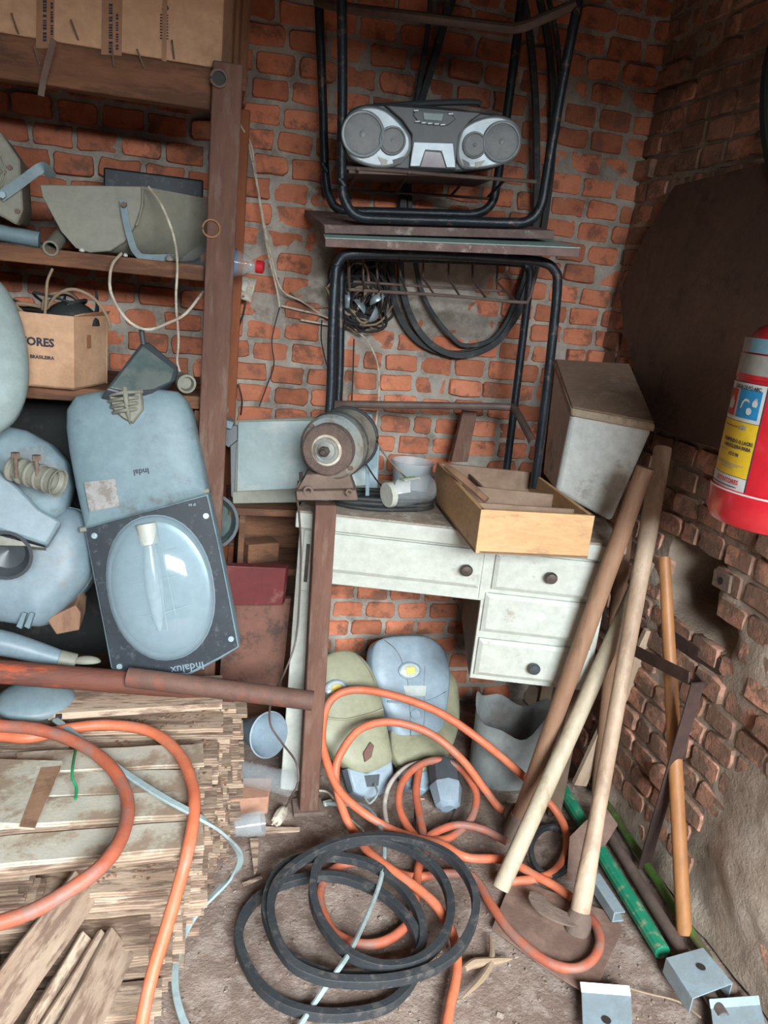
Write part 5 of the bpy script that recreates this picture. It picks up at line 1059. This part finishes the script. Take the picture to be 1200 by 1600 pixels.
Mx, ln = axis_frame(G(700, 1262, .02), P(692, 1195, 1.80)); part('cap', MB().lathe([(0.018, 0), (0.03, 0.01), (0.042, ln*.6), (0.043, ln), (0.038, ln), (0.036, ln*.6), (0.001, 0.02)], Mx, n=8, cap=False), M_dgrey, tp)
part('cap_base', MB().lathe([(0.020, -0.004), (0.034, 0.006), (0.0445, ln*.45), (0.0435, ln*.5)], Mx, n=8), M_ledgrey, tp)
# metal bin under the pedestal
bn = thing('metal_bin', G(808, 1240), 'scuffed grey metal bin with dented rim under the desk drawers', 'bin')
cb_ = G(806, 1236, 0.0)+Vector((0.0, 0.09, 0)); rbn = 0.112; hb = 0.20
mb = MB(); v = []; nn = 40; hs = (0, .02, .06, .1, .14, .17, .2, .205)
for j, hz in enumerate(hs):
    for i in range(nn):
        t = 2*pi*i/nn; k = 1+0.04*sin(t*2+1)+0.02*sin(t*5+hz*20); hzz = hz+(0.028*sin(t*2.0+2.4)+0.012*sin(5*t))*(hz/.2); rr_2 = rbn*(0.93+0.07*hz/.2+(0.02 if j == 7 else 0))*k
        v.append(cb_+Vector((rr_2*cos(t), rr_2*sin(t)*0.9, hzz)))
for hz in (.19, 0.01):
    for i in range(nn):
        t = 2*pi*i/nn; k = 1+0.04*sin(t*2+1)+0.02*sin(t*5+hz*20); hzz = hz+(0.028*sin(t*2.0+2.4)+0.012*sin(5*t))*(hz/.2)
        v.append(cb_+Vector((rbn*.93*cos(t)*k, rbn*.84*sin(t)*k, hzz)))
m_ = len(hs)+2; mb.add(v, [(j*nn+i, j*nn+(i+1) % nn, (j+1)*nn+(i+1) % nn, (j+1)*nn+i) for j in range(m_-1) for i in range(nn)]+[tuple(range(nn)), tuple(range((m_-1)*nn, m_*nn))])
part('body', mb, M_bin, bn, smooth=45)
# ------------------------------------------------------------------ hoses in the middle
HR = 0.0105
hose([G(800, 1268, .02), G(780, 1262, .03), G(755, 1230, .08), G(720, 1185, .15), G(670, 1145, .205), G(610, 1128, .22), G(562, 1140, .21), G(532, 1178, .165), G(524, 1212, .12), G(531, 1250, .08), G(542, 1281, .05), G(556, 1304, .03), G(575, 1330, .04), G(613, 1360, .05), G(650, 1386, .05), G(680, 1413, .045), G(699, 1443, .03), G(710, 1469, .02), G(714, 1506, .012), G(710, 1540, .012), G(703, 1570, .012), G(695, 1620, .012)], HR, M_hose, 'orange hose looping before the lamps then running to the bottom of the picture')
hose([G(785, 1378, .012), G(830, 1374, .012), G(868, 1360, .012), G(886, 1320, .012), G(872, 1272, .04), G(820, 1215, .12), G(750, 1156, .215), G(680, 1110, .265), G(600, 1083, .285), G(545, 1079, .28), G(513, 1100, .25), G(503, 1150, .19), G(512, 1195, .14), G(530, 1235, .10), G(560, 1264, .075), G(605, 1293, .045), G(643, 1308, .04), G(690, 1320, .04), G(730, 1340, .035), G(790, 1344, .02), G(838, 1369, .02), G(868, 1385, .02), G(892, 1402, .02)], HR, M_hose, 'orange hose making the highest wide arch in front of the desk')
hose([G(655, 1200, .07), G(650, 1236, .05), G(654, 1266, .035), G(661, 1304, .025), G(663, 1330, .02), G(654, 1356, .018), G(650, 1390, .015), G(646, 1424, .012), G(631, 1450, .012), G(605, 1469, .012), G(575, 1476, .012), G(545, 1470, .012), G(519, 1454, .012), G(504, 1424, .012), G(500, 1394, .012), G(515, 1364, .012), G(545, 1349, .012), G(590, 1350, .012), G(640, 1370, .012), G(700, 1365, .012), G(740, 1371, .012), G(767, 1413, .014), G(796, 1454, .014), G(833, 1488, .014), G(867, 1508, .014), G(900, 1513, .016), G(925, 1500, .02), G(937, 1475, .024), G(933, 1450, .024), G(921, 1433, .02)], HR, M_hosedirty, 'orange hose ringed inside the belts and curving under the hoe head')
hose([G(792, 1315, .03), G(755, 1296, .035), G(718, 1289, .035), G(690, 1296, .03), G(668, 1310, .025), G(700, 1310, .02), G(732, 1285, .03), G(744, 1255, .05), G(740, 1229, .07), G(717, 1199, .09), G(680, 1188, .10), G(646, 1202, .09), G(626, 1229, .07), G(624, 1262, .045), G(640, 1296, .025), G(664, 1320, .02)], HR*.95, M_hosedirty, 'small ring of dirty orange hose standing before the grey lamps')
hose([G(605, 1291, .015), G(601, 1255, .03), G(612, 1221, .06), G(640, 1196, .085), G(680, 1192, .09), G(720, 1205, .06), G(752, 1232, .03), G(775, 1252, .012)], HR*.6, M_hosegrey, 'whitish thin hose arching behind the small orange ring')
# grey cable across the belts
cb2 = [G(510, 1255, .012), G(535, 1257, .03), G(565, 1258, .035), G(585, 1275, .05), G(598, 1305, .05), G(600, 1345, .05), G(590, 1390, .045), G(565, 1450, .04), G(545, 1490, .05), G(525, 1520, .055), G(500, 1555, .02), G(470, 1600, .015), G(445, 1640, .012)]
wire('power_cable', cb2, 0.0055, M_greycable, 'grey round cable crossing over the black belts to the bottom edge')
mb = MB().box((-.012, -.006, 0), (.012, .006, .01), Matrix.Translation(G(512, 1257, .006)) @ Matrix.Rotation(.3, 4, 'Z')); solo('connector', mb, M_white, 'small white terminal block at the end of the grey cable', 'connector', bevel=0.001)
wire('electric_cable', [P(585, 1225, 1.78), G(590, 1240, .05), G(578, 1255, .03), G(570, 1246, .03)], 0.003, M_greycable, 'short grey lead coming out of the yellowish lamp')
wire('electric_cable', [G(672, 1180, .06), G(700, 1200, .05), G(714, 1230, .04), G(712, 1260, .02), G(700, 1288, .012)], 0.003, M_wired, 'black lead with blue tip in front of the dark lamp cap')
wire('electric_cable', [G(498, 1235, .01), G(515, 1240, .012), G(535, 1268, .012), G(568, 1298, .008)], 0.003, M_wire, 'cream stiff wire lying on the dirt under the hose')
wire('electric_cable', [G(650, 1205, .05), G(649, 1240, .03), G(648, 1300, .012)], 0.003, M_wired, 'black lead hanging straight beside the vertical orange hose')
# ------------------------------------------------------------------ belts on the floor
BP = [(-.010, -.0065), (.010, -.0065), (.008, .0065), (-.008, .0065)]
def fbelt(pts, label, wd=0.022, th=0.017):
    h2 = wd/2; prof = [(-h2, th/2), (h2, th/2), (h2*.8, -th/2), (-h2*.8, -th/2)]
    return solo('drive_belt', MB().sweep(catmull([G(x, y, z) for x, y, z in pts], 7, True), [(-th/2, -h2), (th/2, -h2*.85), (th/2, h2*.85), (-th/2, h2)], closed=True), M_rubber, label, 'belt', bevel=0.001)
fbelt([(373, 1470, .014), (385, 1425, .014), (420, 1392, .016), (470, 1374, .02), (520, 1370, .03), (560, 1380, .03), (600, 1400, .03), (640, 1440, .03), (656, 1485, .02), (645, 1530, .016), (610, 1568, .014), (560, 1583, .014), (500, 1585, .014), (440, 1568, .014), (398, 1530, .014)], 'black rubber belt lying lowest in the pile, nearest the bottom left')
fbelt([(416, 1430, .05), (420, 1390, .05), (442, 1356, .05), (485, 1340, .045), (530, 1340, .04), (580, 1352, .045), (625, 1385, .04), (655, 1430, .035), (660, 1475, .03), (640, 1505, .032), (600, 1522, .034), (545, 1528, .034), (490, 1516, .038), (440, 1485, .044)], 'thick black rubber belt coiled in the middle of the floor pile')
fbelt([(489, 1385, .055), (497, 1350, .06), (525, 1325, .065), (570, 1313, .07), (615, 1318, .07), (660, 1340, .07), (692, 1375, .065), (704, 1420, .06), (692, 1465, .055), (655, 1500, .05), (600, 1510, .05), (545, 1490, .05), (508, 1450, .05), (492, 1415, .05)], 'black rubber belt on top of the floor pile, leaning to the right')
fbelt([(450, 1500, .06), (500, 1528, .052), (560, 1535, .05), (625, 1530, .05), (680, 1512, .05), (720, 1480, .055), (742, 1430, .065), (738, 1385, .075), (705, 1340, .085), (650, 1315, .085), (590, 1308, .08), (530, 1316, .08), (470, 1345, .07), (430, 1385, .065), (424, 1440, .06)], 'widest black rubber belt of the floor pile reaching furthest right')
# ------------------------------------------------------------------ handles and tools on the right
def pole(name, a, b_, r1, r2, m, label, cat='handle', bend=(0, 0, 0), n=14):
    a, b_ = Vector(a), Vector(b_); mid = (a+b_)/2+Vector(bend)
    return MB().tube([a, mid, b_], r1, n, 8, scale=[1, (r1+r2)/2/r1, r2/r1])
def lean(x0, y0, z0, x1, y1, Y): return G(x0, y0, z0), P(x1, y1, Y)
a, b_ = lean(782, 1388, .014, 1000, 905, 1.66); b2 = b_+(b_-a)*0.06
solo('tool_handle', MB().tube([a, (a+b2)/2, b2], 0.0205, 14, 6, scale=[1, 1, .9]), M_pole, 'cream painted pole leaning from the floor by the belts to the right corner', 'pole')
a, b_ = G(803, 1300, .015), P(1008, 730, 1.56)
hd = thing('shovel', a, 'brown wooden tool handle leaning in front of the desk drawers', 'tool')
part('handle', MB().tube([a, (a+b_)/2, b_], 0.021, 14, 6, scale=[.9, 1.05, 1]), M_polebrown, hd)
Mx, ln = axis_frame(a, b_); part('socket', MB().lathe([(0.026, -0.02), (0.027, 0.01), (0.024, 0.05), (0.021, 0.052)], Mx), M_dust, hd)
c = G(806, 1272, .03); mb = MB(); mb.dome([(.034*cos(t), .028*sin(t)) for t in [i*pi/10 for i in range(20)]], 0, .02, Matrix.Translation(c) @ Matrix.Rotation(1.1, 4, 'X')); mb.dome([(.034*cos(t), .028*sin(t)) for t in [-i*pi/10 for i in range(20)]], 0, -.02, Matrix.Translation(c) @ Matrix.Rotation(1.1, 4, 'X')); part('blade', mb, M_dust, hd, smooth=60)
# hoe
a, b_ = G(905, 1432, .03), P(1036, 700, 1.70)
ho = thing('hoe', a, 'hoe standing on its blade with long worn pale handle leaning into the corner', 'hoe')
def lr(t): return a+(b_-a)*t
part('handle', MB().tube([lr(-.02), lr(.06), lr(.2), lr(.5), lr(.8), lr(1)], 0.022, 16, 6, scale=[.95, 1, .8, .85, 1.0, .95]), M_polepale, ho)
Mx, ln = axis_frame(lr(-.04), lr(.1)); part('eye_socket', MB().lathe([(0.020, 0), (0.028, 0.008), (0.030, 0.03), (0.026, 0.05), (0.0215, 0.056)], Mx, n=20), M_dust, ho)
bl3 = [G(832, 1393, .055), G(850, 1415, .045), G(880, 1428, .035), G(905, 1436, .03), G(921, 1440, .02), G(918, 1448, .015)]
mb = MB(); bp_ = catmull([G(830, 1393, .05), G(850, 1418, .045), G(880, 1434, .035), G(905, 1440, .028)], 6); ww = [.006, .012, .02, .024, .026, .027, .027, .027, .027, .027, .026, .026, .025, .024, .024, .023, .022, .02, .018]
mb.sweep(bp_, [(-1, -.12), (1, -.12), (1, .12), (-1, .12)], scale=[ww[min(i, 18)]*.8 for i in range(len(bp_))]); part('blade', mb, M_dust, ho, 0.001)
mb = MB()
for k in range(3): q = G(888+k*14, 1444, .012); mb.lathe([(.006, 0), (.009, .006), (.004, .014)], Matrix.Translation(q), n=8)
part('dirt_clod', mb, M_dust, ho)
# brown inner handle behind
a, b_ = G(935, 1240, .02), P(985, 750, 1.80)
solo('tool_handle', MB().tube([a, (a+b_)/2, b_], 0.020, 12, 6), M_polebrown, 'darker brown handle standing between the cream pole and the hoe', 'handle')
a, b_ = G(905, 1225, .02), P(1018, 985, 1.70)
solo('wood_batten', MB().sweep([a, b_], [(-.02, -.008), (.02, -.008), (.02, .008), (-.02, .008)], up=(0, 1, 0)), M_polepale, 'pale flat batten leaning behind the hoe handle', 'batten', bevel=0.001)
# cane
a, b_ = G(1069, 1458, .01), P(1038, 870, 1.55); b_.x = min(b_.x, 1.155)
solo('cane', MB().tube([a, (a+b_)/2, b_], 0.0165, 14, 6, scale=[1.05, 1, .8]), M_bamboo, 'smooth tan wooden stick standing nearest the right brick wall', 'stick')
# dark angle steel frame
an = thing('angle_steel', G(1003, 1350), 'bent dark angle steel leaning against the right wall', 'steel angle')
a, b_, c_ = G(1001, 1348, .01), P(1085, 1060, 1.33), P(985, 1010, 1.62)
mb = MB().sweep([a, b_], [(-.016, -.016), (.016, -.016), (.016, -.012), (-.012, -.012), (-.012, .016), (-.016, .016)], up=(0, 1, 0)); part('leg', mb, M_darksteel, an)
mb = MB().sweep([b_, c_], [(-.014, -.014), (.014, -.014), (.014, -.010), (-.010, -.010), (-.010, .014), (-.014, .014)], up=(0, 0, 1)); part('arm', mb, M_darksteel, an)
# timber in the hole of the right wall
mb = MB().sweep([wr(1040, 985, -.015), wr(1140, 1045, -.02)], [(-.02, -.02), (.02, -.02), (.02, .02), (-.02, .02)]); solo('timber', mb, M_darksteel, 'dark timber lying across the crumbled hollow in the right wall', 'timber', bevel=0.005)
# bottle glint by the corner
mb = MB().lathe([(.02, 0), (.024, .01), (.024, .08), (.012, .11), (.011, .13)], Matrix.Translation(PX(1052, 860, 1.13)) @ Matrix.Rotation(.3, 4, 'X')); 
q = [wr(x, y, .006) for x, y in ((1120, 888), (1146, 900), (1142, 928), (1116, 914))]
ap = thing('anchor_plate', q[0], 'small square dark plate with a hole set in the right brick wall below the extinguisher', 'plate')
part('plate', MB().prism(q, (-0.008, 0, 0)), M_dust, ap, 0.002); c = sum(q, Vector())/4; part('hole', MB().cyl(c+Vector((-.0085, 0, 0)), c+Vector((-.009, 0, 0)), 0.009, n=12), M_wired, ap)
# pipes along the right wall
a, b_ = G(878, 1232, .02), G(1035, 1488, .02)
solo('ribbed_tube', MB().tube([a, (a+b_)/2, b_], 0.0165, 12, 20, scale=None).__class__().sweep(catmull([a, (a*2+b_)/3, (a+b_*2)/3, b_], 30), [(0.0165*(1+.08*(i % 2))*cos(2*pi*i/24), 0.0165*(1+.08*(i % 2))*sin(2*pi*i/24)) for i in range(24)]), M_green, 'dark green ribbed tube crusted with sand on the floor right of the hoe', 'tube')
a, b_ = G(950, 1300, .018), G(1075, 1490, .018); c_ = G(1130, 1590, .018)
pipe('steel_pipe', a, c_, 0.0135, M_tubegrey, 'brown pipe lying on the floor between the two green tubes')
a, b_ = G(905, 1190, .015), G(1108, 1500, .015)
pipe('plastic_pipe', a, b_, 0.0105, M_green2, 'thin bright green pipe lying along the foot of the right wall')
a, b_ = G(1080, 1480, .02), G(1125, 1545, .03); b_.x = min(b_.x, 1.12)
rock('debris_clod', G(1135, 1548, 0), 0.02, 0.02, 0.012, M_dust, 'brown clod by the galvanised clamp at the right wall', 'clod', 3)
# galvanised pieces
def gpiece(label, quad, z, lip, hole, th=0.003, drop=0.03, legs=(0, 2)):
    t = thing('metal_bracket', quad[0], label, 'bracket')
    n_ = Vector((0, 0, th)); part('plate', MB().prism(quad, n_), M_galv, t, 0.001)
    k = len(quad)
    for i in legs:
        a, b_ = quad[i], quad[(i+1) % k]; inn_ = (sum(quad, Vector())/k-(a+b_)/2).normalized()*th
        part('flange', MB().prism([a, b_, b_+inn_, a+inn_], (0, 0, -drop)), M_galv, t, 0.001)
    if hole:
        c = Vector(hole)+Vector((0, 0, th+.0006)); part('hole', MB().cyl(c, c+Vector((0, 0, .0004)), 0.009, n=18), M_wired, t)
    return t
q = [G(1040, 1498, .045), G(1082, 1562, .045), G(1145, 1538, .045), G(1098, 1482, .045)]
gpiece('galvanised steel channel clamp straddling the brown pipe at the lower right', q, .045, 0, G(1095, 1513, .047), drop=0.035)
q = [G(908, 1552, .02), G(911, 1625, .02), G(988, 1625, .02), G(986, 1558, .02)]
t = gpiece('galvanised steel plate with bent lip at the bottom edge, left of the clamp', q, .02, 0, G(947, 1596, .021), drop=0.012, legs=())
part('flange', MB().prism([q[0], q[3], q[3]+Vector((0, .012, .014)), q[0]+Vector((0, .012, .014))], (0, 0, .003)), M_galv, t, 0.001)
q = [G(1110, 1578, .02), G(1118, 1640, .02), G(1205, 1640, .02), G(1188, 1572, .02)]
t = gpiece('galvanised steel plate at the bottom right corner of the floor', q, .02, 0, None, drop=0.012, legs=())
part('flange', MB().prism([q[0], q[3], q[3]+Vector((0, .010, .014)), q[0]+Vector((0, .010, .014))], (0, 0, .003)), M_galv, t, 0.001)
cs = MB(); a1, a2 = G(926, 1380, .012), G(965, 1440, .012); dd = (a2-a1); sn = dd.cross(Vector((0, 0, 1))).normalized()
sh_ = [(-.014, 0), (.014, 0), (.014, .026), (-.014, .026), (-.014, .023), (.011, .023), (.011, .003), (-.014, .003)]
cs.sweep([a1, a2], [(x, y) for x, y in sh_]); solo('steel_channel', cs, M_galv, 'short galvanised channel offcut lying behind the hoe foot', 'channel')
# dusty sheet on the floor, discs
q = [G(800, 1372, .004), G(962, 1430, .004), G(972, 1455, .004), G(925, 1560, .004), G(860, 1520, .004), G(768, 1452, .004)]
solo('metal_sheet', MB().prism(q, (0, 0, .003)), M_plate, 'flat dusty brown metal sheet on the dirt under the hoe', 'sheet', bevel=0.001)
q = [G(885, 1375, .012), G(890, 1310, .05), G(915, 1285, .06), G(945, 1262, .07), G(965, 1290, .06), G(940, 1330, .03), G(915, 1375, .01)]
solo('metal_scrap', MB().prism(q, (0.002, .004, .002)), M_plate, 'curved dusty metal scrap leaning behind the hoe handle', 'metal scrap', bevel=0.001)
belt([G(862+32*cos(t), 1330+38*sin(t), .012) for t in [i*pi/6 for i in range(12)]], 0.012, 0.012, M_rubber, 'small black rubber ring behind the cream pole foot', up=(0, 0, 1))
# husks and wood bits
mb = MB().tube([G(722, 1560, .006), G(752, 1530, .008), G(768, 1500, .008), G(766, 1462, .006)], 0.007, 8, 6, scale=[.3, 1, 1.1, .5]); solo('dry_pod', mb, M_leaf, 'long curved dry seed pod on the dirt right of the belts', 'seed pod')
mb = MB().tube([G(726, 1514, .008), G(742, 1505, .009), G(775, 1502, .008), G(800, 1498, .006)], 0.009, 8, 6, scale=[.7, 1.1, .9, .2]); solo('dry_pod', mb, M_leaf, 'thicker dry seed pod crossing under the long curved one', 'seed pod')
mb = MB().prism([G(390, 1312, .004), G(404, 1312, .004), G(402, 1362, .004), G(397, 1368, .004)], (0, 0, .004)); solo('wood_splinter', mb, M_board, 'pointed pale wood splinter on the dirt below the plastic cup', 'wood splinter')
mb = MB().prism([G(415, 1294, .004), G(468, 1295, .004), G(468, 1300, .004), G(415, 1303, .004)], (0, 0, .005)); solo('wood_splinter', mb, M_board, 'short pale wood splinter beside the cream plug', 'wood splinter')
mb = MB().prism([G(378, 1382, .004), G(408, 1370, .004), G(410, 1373, .004), G(380, 1386, .004)], (0, 0, .004)); solo('wood_splinter', mb, M_board, 'thin wood splinter left of the black belts', 'wood splinter')
mb = MB().tube([G(970, 1540, .006), G(1010, 1552, .006), G(1060, 1565, .006), G(1095, 1590, .006)], 0.002, 6, 4); solo('straw', mb, M_leaf, 'thin dry straw on the dirt by the galvanised clamp', 'straw')
# brick block, bottle, reflector and cup right of the stack
q = [G(360, 1250, .05), G(420, 1246, .05), G(425, 1215, .05), G(362, 1215, .05)]
solo('brick_block', MB().prism(q, (0, 0, -.05)), mat('tan_block', (172, 128, 106), .9, bump=.6), 'pinkish wood block on the dirt under the clear bottle', 'block', bevel=0.003)
pb = thing('plastic_bottle', G(415, 1240, .05), 'crushed clear plastic bottle lying beside the board stack', 'bottle')
Mx, ln = axis_frame(G(368, 1205, .085), G(464, 1228, .075)); prof = []
for i in range(16): prof.append((0.030+0.0022*(i % 2), ln*(.05+i*.057)))
part('bottle_body', MB().lathe([(0.01, 0)]+prof+[(0.022, ln*.97), (0.01, ln)], Mx, n=28), M_clear, pb, smooth=50)
rc = thing('lamp_reflector', G(425, 1190), 'grey cone shaped lamp reflector standing behind the clear bottle', 'reflector')
Mx, ln = axis_frame(P(372, 1135, 1.85), P(420, 1148, 1.74)); part('cone', MB().lathe([(0.012, 0), (0.03, ln*.4), (0.055, ln), (0.058, ln), (0.055, ln*1.02), (0.028, ln*.42), (0.002, .01)], Mx, n=36, cap=False), M_ledgrey, rc)
cp_2 = thing('plastic_cup', G(392, 1300), 'crumpled clear plastic cup on the dirt beside the board stack', 'cup')
Mx, ln = axis_frame(G(365, 1292, .03), G(411, 1285, .03)); part('cup_body', MB().lathe([(0.024, 0), (0.026, ln*.3), (0.029, ln*.6), (0.031, ln), (0.0325, ln), (0.030, ln*.6), (0.027, ln*.3), (0.02, .004)], Mx, n=24, cap=False), M_clear, cp_2)
# crumbs of dirt and chips
rb3 = random.Random(33); mb = MB()
for i in range(1500):
    x, y = rb3.uniform(-.05, 1.15), rb3.uniform(1.0, 2.0); s_ = rb3.uniform(.0008, .003)*(1 if rb3.random() < .94 else 2.2); z = fz(x, y)+.001
    M = Matrix.Translation((x, y, z)) @ Matrix.Rotation(rb3.uniform(0, 6), 4, 'Z') @ Matrix.Rotation(rb3.uniform(-.5, .5), 4, 'X'); mb.mi = 0 if rb3.random() < .85 else 1
    mb.box((-s_*rb3.uniform(.5, 1.6), -s_, -s_*.4), (s_, s_*rb3.uniform(.4, 1), s_*.5), M)
solo('dirt_crumbs', mb, [M_dirt, M_leaf], 'crumbs of dirt and wood chips scattered over the floor', 'debris', kind='stuff', smooth=0)
mb = MB()
for i in range(500):
    x, y = rb3.uniform(-.45, .1), rb3.uniform(1.3, 1.7); s_ = rb3.uniform(.001, .003)
    ht_ = [h_ for fy, h_, _x in rows if fy <= y][-1]; ht_ = int(ht_/T)*T
    M = Matrix.Translation((x, y, ht_+.001)) @ Matrix.Rotation(rb3.uniform(0, 6), 4, 'Z'); mb.box((-s_*1.5, -s_, 0), (s_, s_*.6, s_*.7), M)
solo('wood_crumbs', mb, M_polebrown, 'brown dust and crumbs on top of the board stack', 'debris', kind='stuff', smooth=0)
# ------------------------------------------------------------------ fire extinguisher
c = CAM+ray(1203, 820)*(1.40/ray(1203, 820).dot(_fw)); re_ = 0.112
top = CAM+ray(1203, 510)*(1.40/ray(1203, 510).dot(_fw)); hE = top.z-c.z+0.02
fe = thing('fire_extinguisher', c, 'red fire extinguisher with yellow instruction label hanging at the right edge', 'fire extinguisher')
ME = Matrix.Translation(c)
part('cylinder', MB().lathe([(re_*.6, -.006), (re_*.92, 0.004), (re_, 0.022), (re_, 0.062), (re_*.955, 0.066), (re_*.955, hE*.80), (re_*.93, hE*.86), (re_*.80, hE*.93), (re_*.5, hE*.985), (re_*.25, hE)], ME, n=64), M_red, fe, smooth=40)
part('base_ring', MB().lathe([(re_*1.0, 0.0605), (re_*1.006, 0.062), (re_*1.0, 0.0635)], ME, n=64, cap=False), M_lab_w, fe)
part('valve', MB().lathe([(re_*.25, hE), (re_*.22, hE+.03), (re_*.12, hE+.035), (re_*.12, hE+.06)], ME, n=20), M_dgrey, fe)
part('handle', MB().box((-.012, -.08, hE+.055), (.012, .03, hE+.065), ME).box((-.012, -.09, hE+.085), (.012, .02, hE+.093), ME), M_dgrey, fe, 0.002)
Rr = re_*.955+.0008
view = math.atan2(-c.y, -c.x)    # direction towards the camera
def cyl_patch(t0, t1, z0, z1, r_, m, nm='label'):
    n = 24; mb = MB(); vv = []
    for z in (z0, z1): vv += [ME @ Vector((r_*cos(t0+(t1-t0)*i/n), r_*sin(t0+(t1-t0)*i/n), z)) for i in range(n+1)]
    mb.add(vv, [(i, i+1, n+2+i, n+1+i) for i in range(n)]); return part(nm, mb, m, fe)
def ang(x, y):      # photo column -> angle on the cylinder
    r = ray(x, y); o = CAM-c; A = r.x**2+r.y**2; B = 2*(o.x*r.x+o.y*r.y); Cc = o.x**2+o.y**2-Rr**2; D = B*B-4*A*Cc
    if D < 0: t = -B/(2*A)
    else: t = (-B-math.sqrt(D))/(2*A)
    p = CAM+r*t; return math.atan2(p.y-c.y, p.x-c.x) % (2*pi), p.z-c.z
tL = ang(1119, 700)[0]; 
zs = [ang(1175, y)[1] for y in (772, 752, 650, 588, 590, 545, 515)]
def zat(x, y): return ang(x, y)[1]
tA, tB = ang(1112, 760)[0], ang(1180, 700)[0]
if tA > tB: pass
z1, z2, z3, z4 = zat(1160, 772), zat(1160, 748), zat(1165, 660), zat(1165, 598)
cyl_patch(tA, tB, z1-.001, z4+.001, Rr, M_ink, 'label_border')
tl, tr_ = tA, tB-.02
cyl_patch(tl, tr_, z1, z2-.001, Rr+.0005, M_lab_w); cyl_patch(tl, tr_, z2, z3-.001, Rr+.0005, M_lab_y); cyl_patch(tl, tr_, z3, z4, Rr+.0005, M_lab_w)
tw = tB+.0+((tB-tA)*.25)
cyl_patch(tl+.1, tl+.1+(tr_-tl)*.30, z3+.006, z4-.012, Rr+.001, M_lab_r, 'pictogram'); cyl_patch(tl+.12+(tr_-tl)*.34, tr_-.05, z3+.006, z4-.010, Rr+.001, M_lab_b, 'pictogram'); cyl_patch(tl, tl+.07, z3+.006, z4-.012, Rr+.001, M_lab_gr, 'pictogram')
z5, z6, z7 = zat(1172, 590), zat(1178, 552), zat(1180, 528)
cyl_patch(tA+.05, tB+.5, z5, z6-.002, Rr+.0004, M_lab_g); cyl_patch(tA+.1, tB+.5, z6+.001, z7, Rr+.0004, M_lab_g)
cyl_patch(tA+.45, tB+.5, z6+.001, z7, Rr+.0008, mat('pale_blue_sticker', (120, 160, 176), .5))
def wraptext(s, tc, z, size, m, sx=1.0, bold=0.0003):
    """text centred at angle tc"""
    mb = MB(); M = ME @ Matrix.Rotation(tc, 4, 'Z') @ Matrix(((0, 0, 1, 0), (1, 0, 0, 0), (0, 1, 0, 0), (0, 0, 0, 1))) @ Matrix.Translation((0, z, 0))
    text_mb(mb, s, size, M, wrap=Rr+.0018, bold=bold, sx=sx); part('lettering', mb, m, fe, smooth=0)
tm = (tl+tr_)/2; dz = z3-z2
for s, f_, sz, sx in (('ROMPENDO O LACRE', .60, .0095, .95), ('A MANGUEIRA PARA', .50, .0095, .95), ('ATE O FIM', .36, .0085, .8), ):
    wraptext(s, tm+(tr_-tl)*.14, z2+dz*f_, sz*.9, M_ink, sx*.9)
wraptext('CARGA DE PÓ ABC', tm+(tr_-tl)*.10, z4-.010, .0085, M_ink, .9)
for f_, k0, k1 in ((.20, .08, .9), (.165, .1, .8), (.12, .3, .7), (.43, .15, .5), (.88, .15, .6)): cyl_patch(tl+(tr_-tl)*k0, tl+(tr_-tl)*k1, z2+dz*f_, z2+dz*f_+.0012, Rr+.0012, M_lab_g if f_ < .8 else M_ink, 'fine_print')
cyl_patch(tl+(tr_-tl)*.1, tl+(tr_-tl)*.85, z2-.019, z2-.0175, Rr+.0012, M_ink, 'fine_print')
wraptext('EXTINTORES', tm+(tr_-tl)*.10, z2-.013, .0105, M_lab_r, .95)
def wrapshape(pts, tc, z, m, nm='pictogram'):
    mb = MB(); v = [ME @ Vector(((Rr+.0018)*cos(tc+x/Rr), (Rr+.0018)*sin(tc+x/Rr), z+y)) for x, y in pts]; mb.add(v, [tuple(range(len(v)))]); part(nm, mb, m, fe, smooth=0)
flame = [(-.010, -.012), (-.012, -.002), (-.008, .006), (-.006, .001), (-.003, .012), (.002, .004), (.004, .014), (.008, .006), (.007, .001), (.011, .004), (.012, -.006), (.008, -.013)]
zc3 = (z3+z4)/2-.003
wrapshape([(x*.9, y*.9) for x, y in flame], tl+.1+(tr_-tl)*.15, zc3, M_lab_w); wrapshape([(x*.45, y*.6) for x, y in flame], tr_-.14, zc3+.006, M_lab_w)
mb = MB(); cx_ = tl+.12+(tr_-tl)*.6
wrapshape([(.006*cos(t)+.004, .006*sin(t)-.010) for t in [i*pi/8 for i in range(16)]], cx_, zc3, M_lab_w); wrapshape([(-.014, -.006), (-.010, .004), (-.004, .006), (.003, .003), (0, .009), (-.008, .010), (-.015, .004), (-.018, -.008)], cx_, zc3, M_lab_w)
for k in range(2): wrapshape([(.000+k*.008, .022), (.006+k*.008, .022), (.006+k*.008, .029), (.000+k*.008, .029)], tm+.15, z2+dz*.62, M_lab_g)
mb = MB().box((re_*.9, -.02, hE*.55), (rx(c.z+.2)-c.x-.004, .02, hE*.6), ME); part('wall_bracket', mb, M_dgrey, fe)
part('wall_bracket', MB().lathe([(re_*.958, hE*.70), (re_*.97, hE*.70), (re_*.97, hE*.72), (re_*.958, hE*.72)], ME, n=48, cap=False), M_red, fe)
